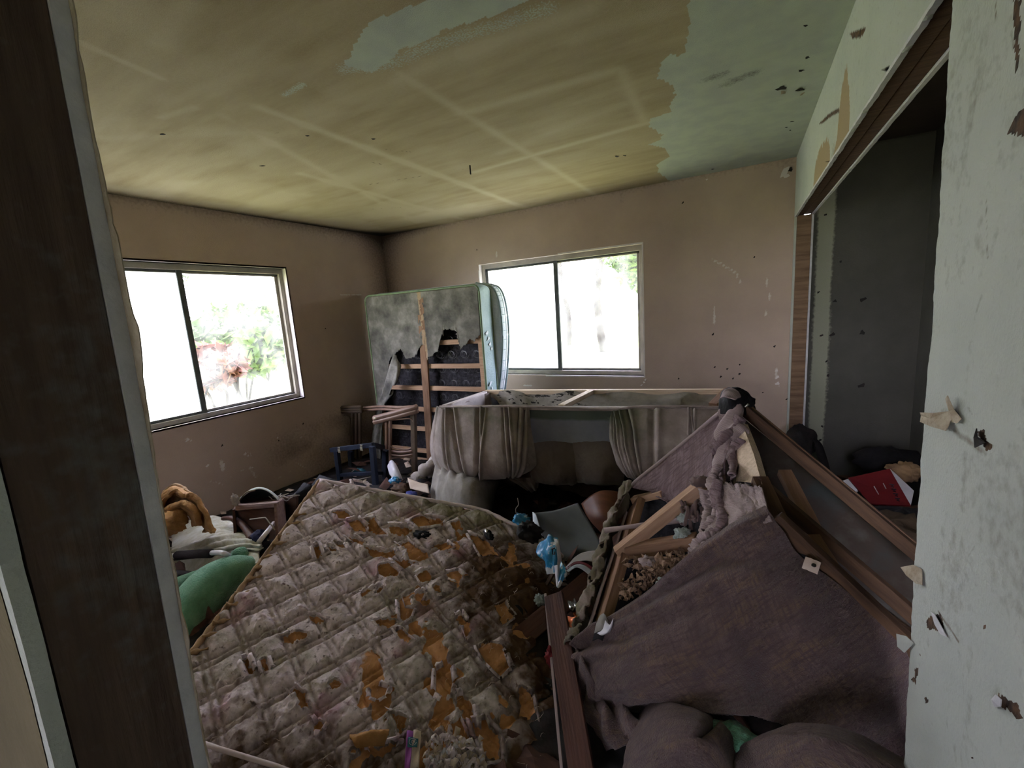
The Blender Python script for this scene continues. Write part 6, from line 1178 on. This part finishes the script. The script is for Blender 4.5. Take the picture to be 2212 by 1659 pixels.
tube('strap', smooth_path([V(482, 1120, y=1.46), V(500, 1120, y=1.44), V(520, 1130, y=1.42), V(535, 1148, y=1.38), V(545, 1165, y=1.34)], 6), lambda q: .014 + .012 * q, M['mahog'], bg_, n=9)
blob('body', V(528, 1156, y=1.44), (.08, .07, .05), M['blackcloth'], bg_, seed=3, amp=.25, n=20)
tag(crumple('navy_cloth', V(562, 1158, y=1.34), (.05, .04, .03), mat('navy_cloth', S(34, 36, 66), S(50, 54, 90)), seed=41), 'balled navy cloth beside the white pipe', 'cloth')
tw = thing('dead_twigs', V(610, 1075, y=1.56), 'dead twigs on the cabinet top', 'twigs')
for i in range(6):
    x = 595 + 8 * i; tube('twig', smooth_path([V(x - 14, 1072, y=1.56), V(x, 1082 - 6 * (i % 3), y=1.57), V(x + 12, 1066 + 4 * (i % 2), y=1.6)], 4), .003, M['plush'], tw, n=5)
for i, (pp, lb) in enumerate([([(672, 1048, 2.1), (690, 1025, 2.1), (735, 1040, 2.05), (720, 1062, 2.0), (680, 1060, 2.05)], 'black cloth peak just left of the navy stool'), ([(612, 1085, 1.85), (640, 1062, 1.95), (656, 1042, 2.0), (674, 1048, 2.0), (660, 1068, 1.95), (628, 1092, 1.85)], 'black cloth heap between cabinet and mattress corner')]):
    P = [V(*p[:2], y=p[2]) for p in pp]; c = sum(P) / len(P) + np.array([0, -.05, .0]); v = P + [c] + [np.array([p[0], p[1], .02]) for p in P]; n = len(P)
    tag(obj('black_cloth', v, [(i2, (i2 + 1) % n, n) for i2 in range(n)] + [(i2, n + 1 + i2, n + 1 + (i2 + 1) % n, (i2 + 1) % n) for i2 in range(n)], M['blackcloth'], smooth=True), lb, 'cloth')

# ---- closet ------------------------------------------------------------------------------------
rb = thing('red_box', V(1900, 1070, y=3.2), 'torn red card box with small print lying in the closet', 'box')
cq('red_face', [(1832, 1032, 3.35), (1922, 1012, 3.4), (1968, 1092, 3.1), (1880, 1088, 3.1)], M['redbox'], rb, .01)
cq('white_edge', [(1922, 1012, 3.4), (1932, 1020, 3.4), (1975, 1060, 3.2), (1968, 1092, 3.1)], M['wrapwhite'], rb, .01)
cq('white_edge', [(1816, 1040, 3.35), (1832, 1034, 3.35), (1852, 1058, 3.2), (1846, 1066, 3.2)], M['wrapwhite'], rb, .01)
for k, (x, y) in enumerate([(1922, 1046), (1926, 1056), (1930, 1066), (1934, 1076)]): tube('letter', [V(x, y, y=3.14), V(x + 9, y + 1, y=3.13), V(x + 4, y + 5, y=3.12), V(x + 9, y + 6, y=3.12)], .004, M['ink'], rb, n=5)
tube('print_line', [V(1888, 1050, y=3.16), V(1898, 1068, y=3.13)], .0025, M['inkw'], rb, n=5); tube('print_line', [V(1908, 1044, y=3.17), V(1914, 1056, y=3.15)], .0025, M['inkw'], rb, n=5)
tag(crumple('orange_bag', V(1955, 1018, y=3.5), (.09, .07, .06), M['foamtape'], seed=50), 'dull orange bag behind the red box in the closet', 'bag')
tag(crumple('black_bag', V(1930, 1000, y=3.7), (.22, .12, .10), M['blackcloth'], seed=51, amp=.25), 'black rubbish bag against the closet end wall', 'bag')
tag(crumple('black_bag', V(1945, 1150, y=2.7), (.20, .16, .12), M['blackcloth'], seed=52, amp=.3), 'black rubbish bag in front of the red box in the closet', 'bag')
tag(crumple('black_bag', V(1860, 1120, y=3.0), (.14, .12, .08), M['dark'], seed=53, amp=.35), 'dark heap left of the red box in the closet', 'bag')
tag(tube('chair_leg', smooth_path([V(1752, 952, y=3.7), V(1766, 962, y=3.7), V(1778, 995, y=3.65), V(1790, 1040, y=3.55)], 6), .028, M['dark'], n=10), 'curved black chair leg at the foot of the closet jamb', 'chair leg')
tag(crumple('rubbish_bag', V(1728, 960, y=3.72), (.10, .08, .14), M['dark'], seed=54, amp=.3), 'dark bag with pale specks at the foot of the jamb', 'bag')
tag(crumple('brown_bag', V(1925, 1185, y=2.4), (.25, .2, .14), mat('brown_paper_bag', S(70, 58, 44), S(92, 76, 58)), seed=55, amp=.4), 'crumpled brown heap low in the closet beside the white wall', 'bag')

# ---- rubbish over the floor --------------------------------------------------------------------
A, B, F = grid(XL + .02, .93, .22, YB - .02, .022)
hh = .05 + .22 * fbm(A * 2.2, B * 2.2, 3) + .10 * (fbm(A * 9, B * 9, 7) - .4) + .03 * (fbm(A * 28, B * 28, 9) - .5)
hh = np.clip(hh * (.45 + .55 * sstep(.2, 1.2, B)) * (1 - .8 * sstep(-2.2, -3.2, A)), .005, .4)
F = F[~((A.ravel()[F].mean(1) > .22) & (B.ravel()[F].mean(1) < 1.3))]
tag(obj('rubbish_layer', np.stack([A, B, hh], -1), F, M['dark'], smooth=True), 'matted dark rubbish covering the floor under the furniture', 'rubbish', kind='stuff')
def scatter(name, n, region, m, size, label, seed):
    R = np.random.RandomState(seed); v = []; f = []
    for k in range(n):
        x = region[0] + (region[1] - region[0]) * R.rand(); y = region[2] + (region[3] - region[2]) * R.rand()
        z = .05 + .22 * fbm(np.array([x * 2.2]), np.array([y * 2.2]), 3)[0]; z = z * (1 - .8 * float(sstep(-2.2, -3.2, x))) + .02
        a = R.normal(size=3); a[2] *= .4; a /= np.linalg.norm(a); b = np.cross(a, np.array([0, 0, 1]) + .5 * R.normal(size=3)); b /= np.linalg.norm(b); s = size * (.5 + R.rand()); n0 = len(v); c = np.array([x, y, z])
        v += [c - a * s - b * s * .5, c + a * s - b * s * .6, c + a * s * .8 + b * s * .6, c - a * s * .9 + b * s * .5, c + np.array([0, 0, s * .3])]; f += [(n0, n0 + 1, n0 + 4), (n0 + 1, n0 + 2, n0 + 4), (n0 + 2, n0 + 3, n0 + 4), (n0 + 3, n0, n0 + 4)]
    return tag(obj(name, v, f, m, solid=.001), label, 'scraps', kind='stuff')
scatter('paper_scraps', 30, (-3.7, -2.3, 1.2, 3.4), M['card'], .035, 'pale paper scraps scattered along the left wall', 3)
scatter('dark_scraps', 260, (-3.6, .15, .8, 3.8), M['drawer'], .06, 'brown scraps scattered through the rubbish', 5)
scatter('dark_scraps', 120, (.4, .93, 1.4, 3.8), M['pinedk'], .05, 'brown leaves and scraps on the closet floor', 6)

for nm, gtx in {'black_bag': 'black rubbish bags in the closet', 'tree': 'trees outside the windows', 'shrub': 'shrubs outside the left-hand window', 'seat_cushion': 'loose cushions of the loveseat',
                'snack_bag': 'snack bags beside the mattress', 'board': 'red-brown boards between mattress and loveseat', 'stuffing_tuft': 'stuffing tufts inside the loveseat'}.items():
    for o in list(bpy.data.objects):
        if o.parent is None and o.name.split('.')[0] == nm and o.get('label'): o['group'] = gtx
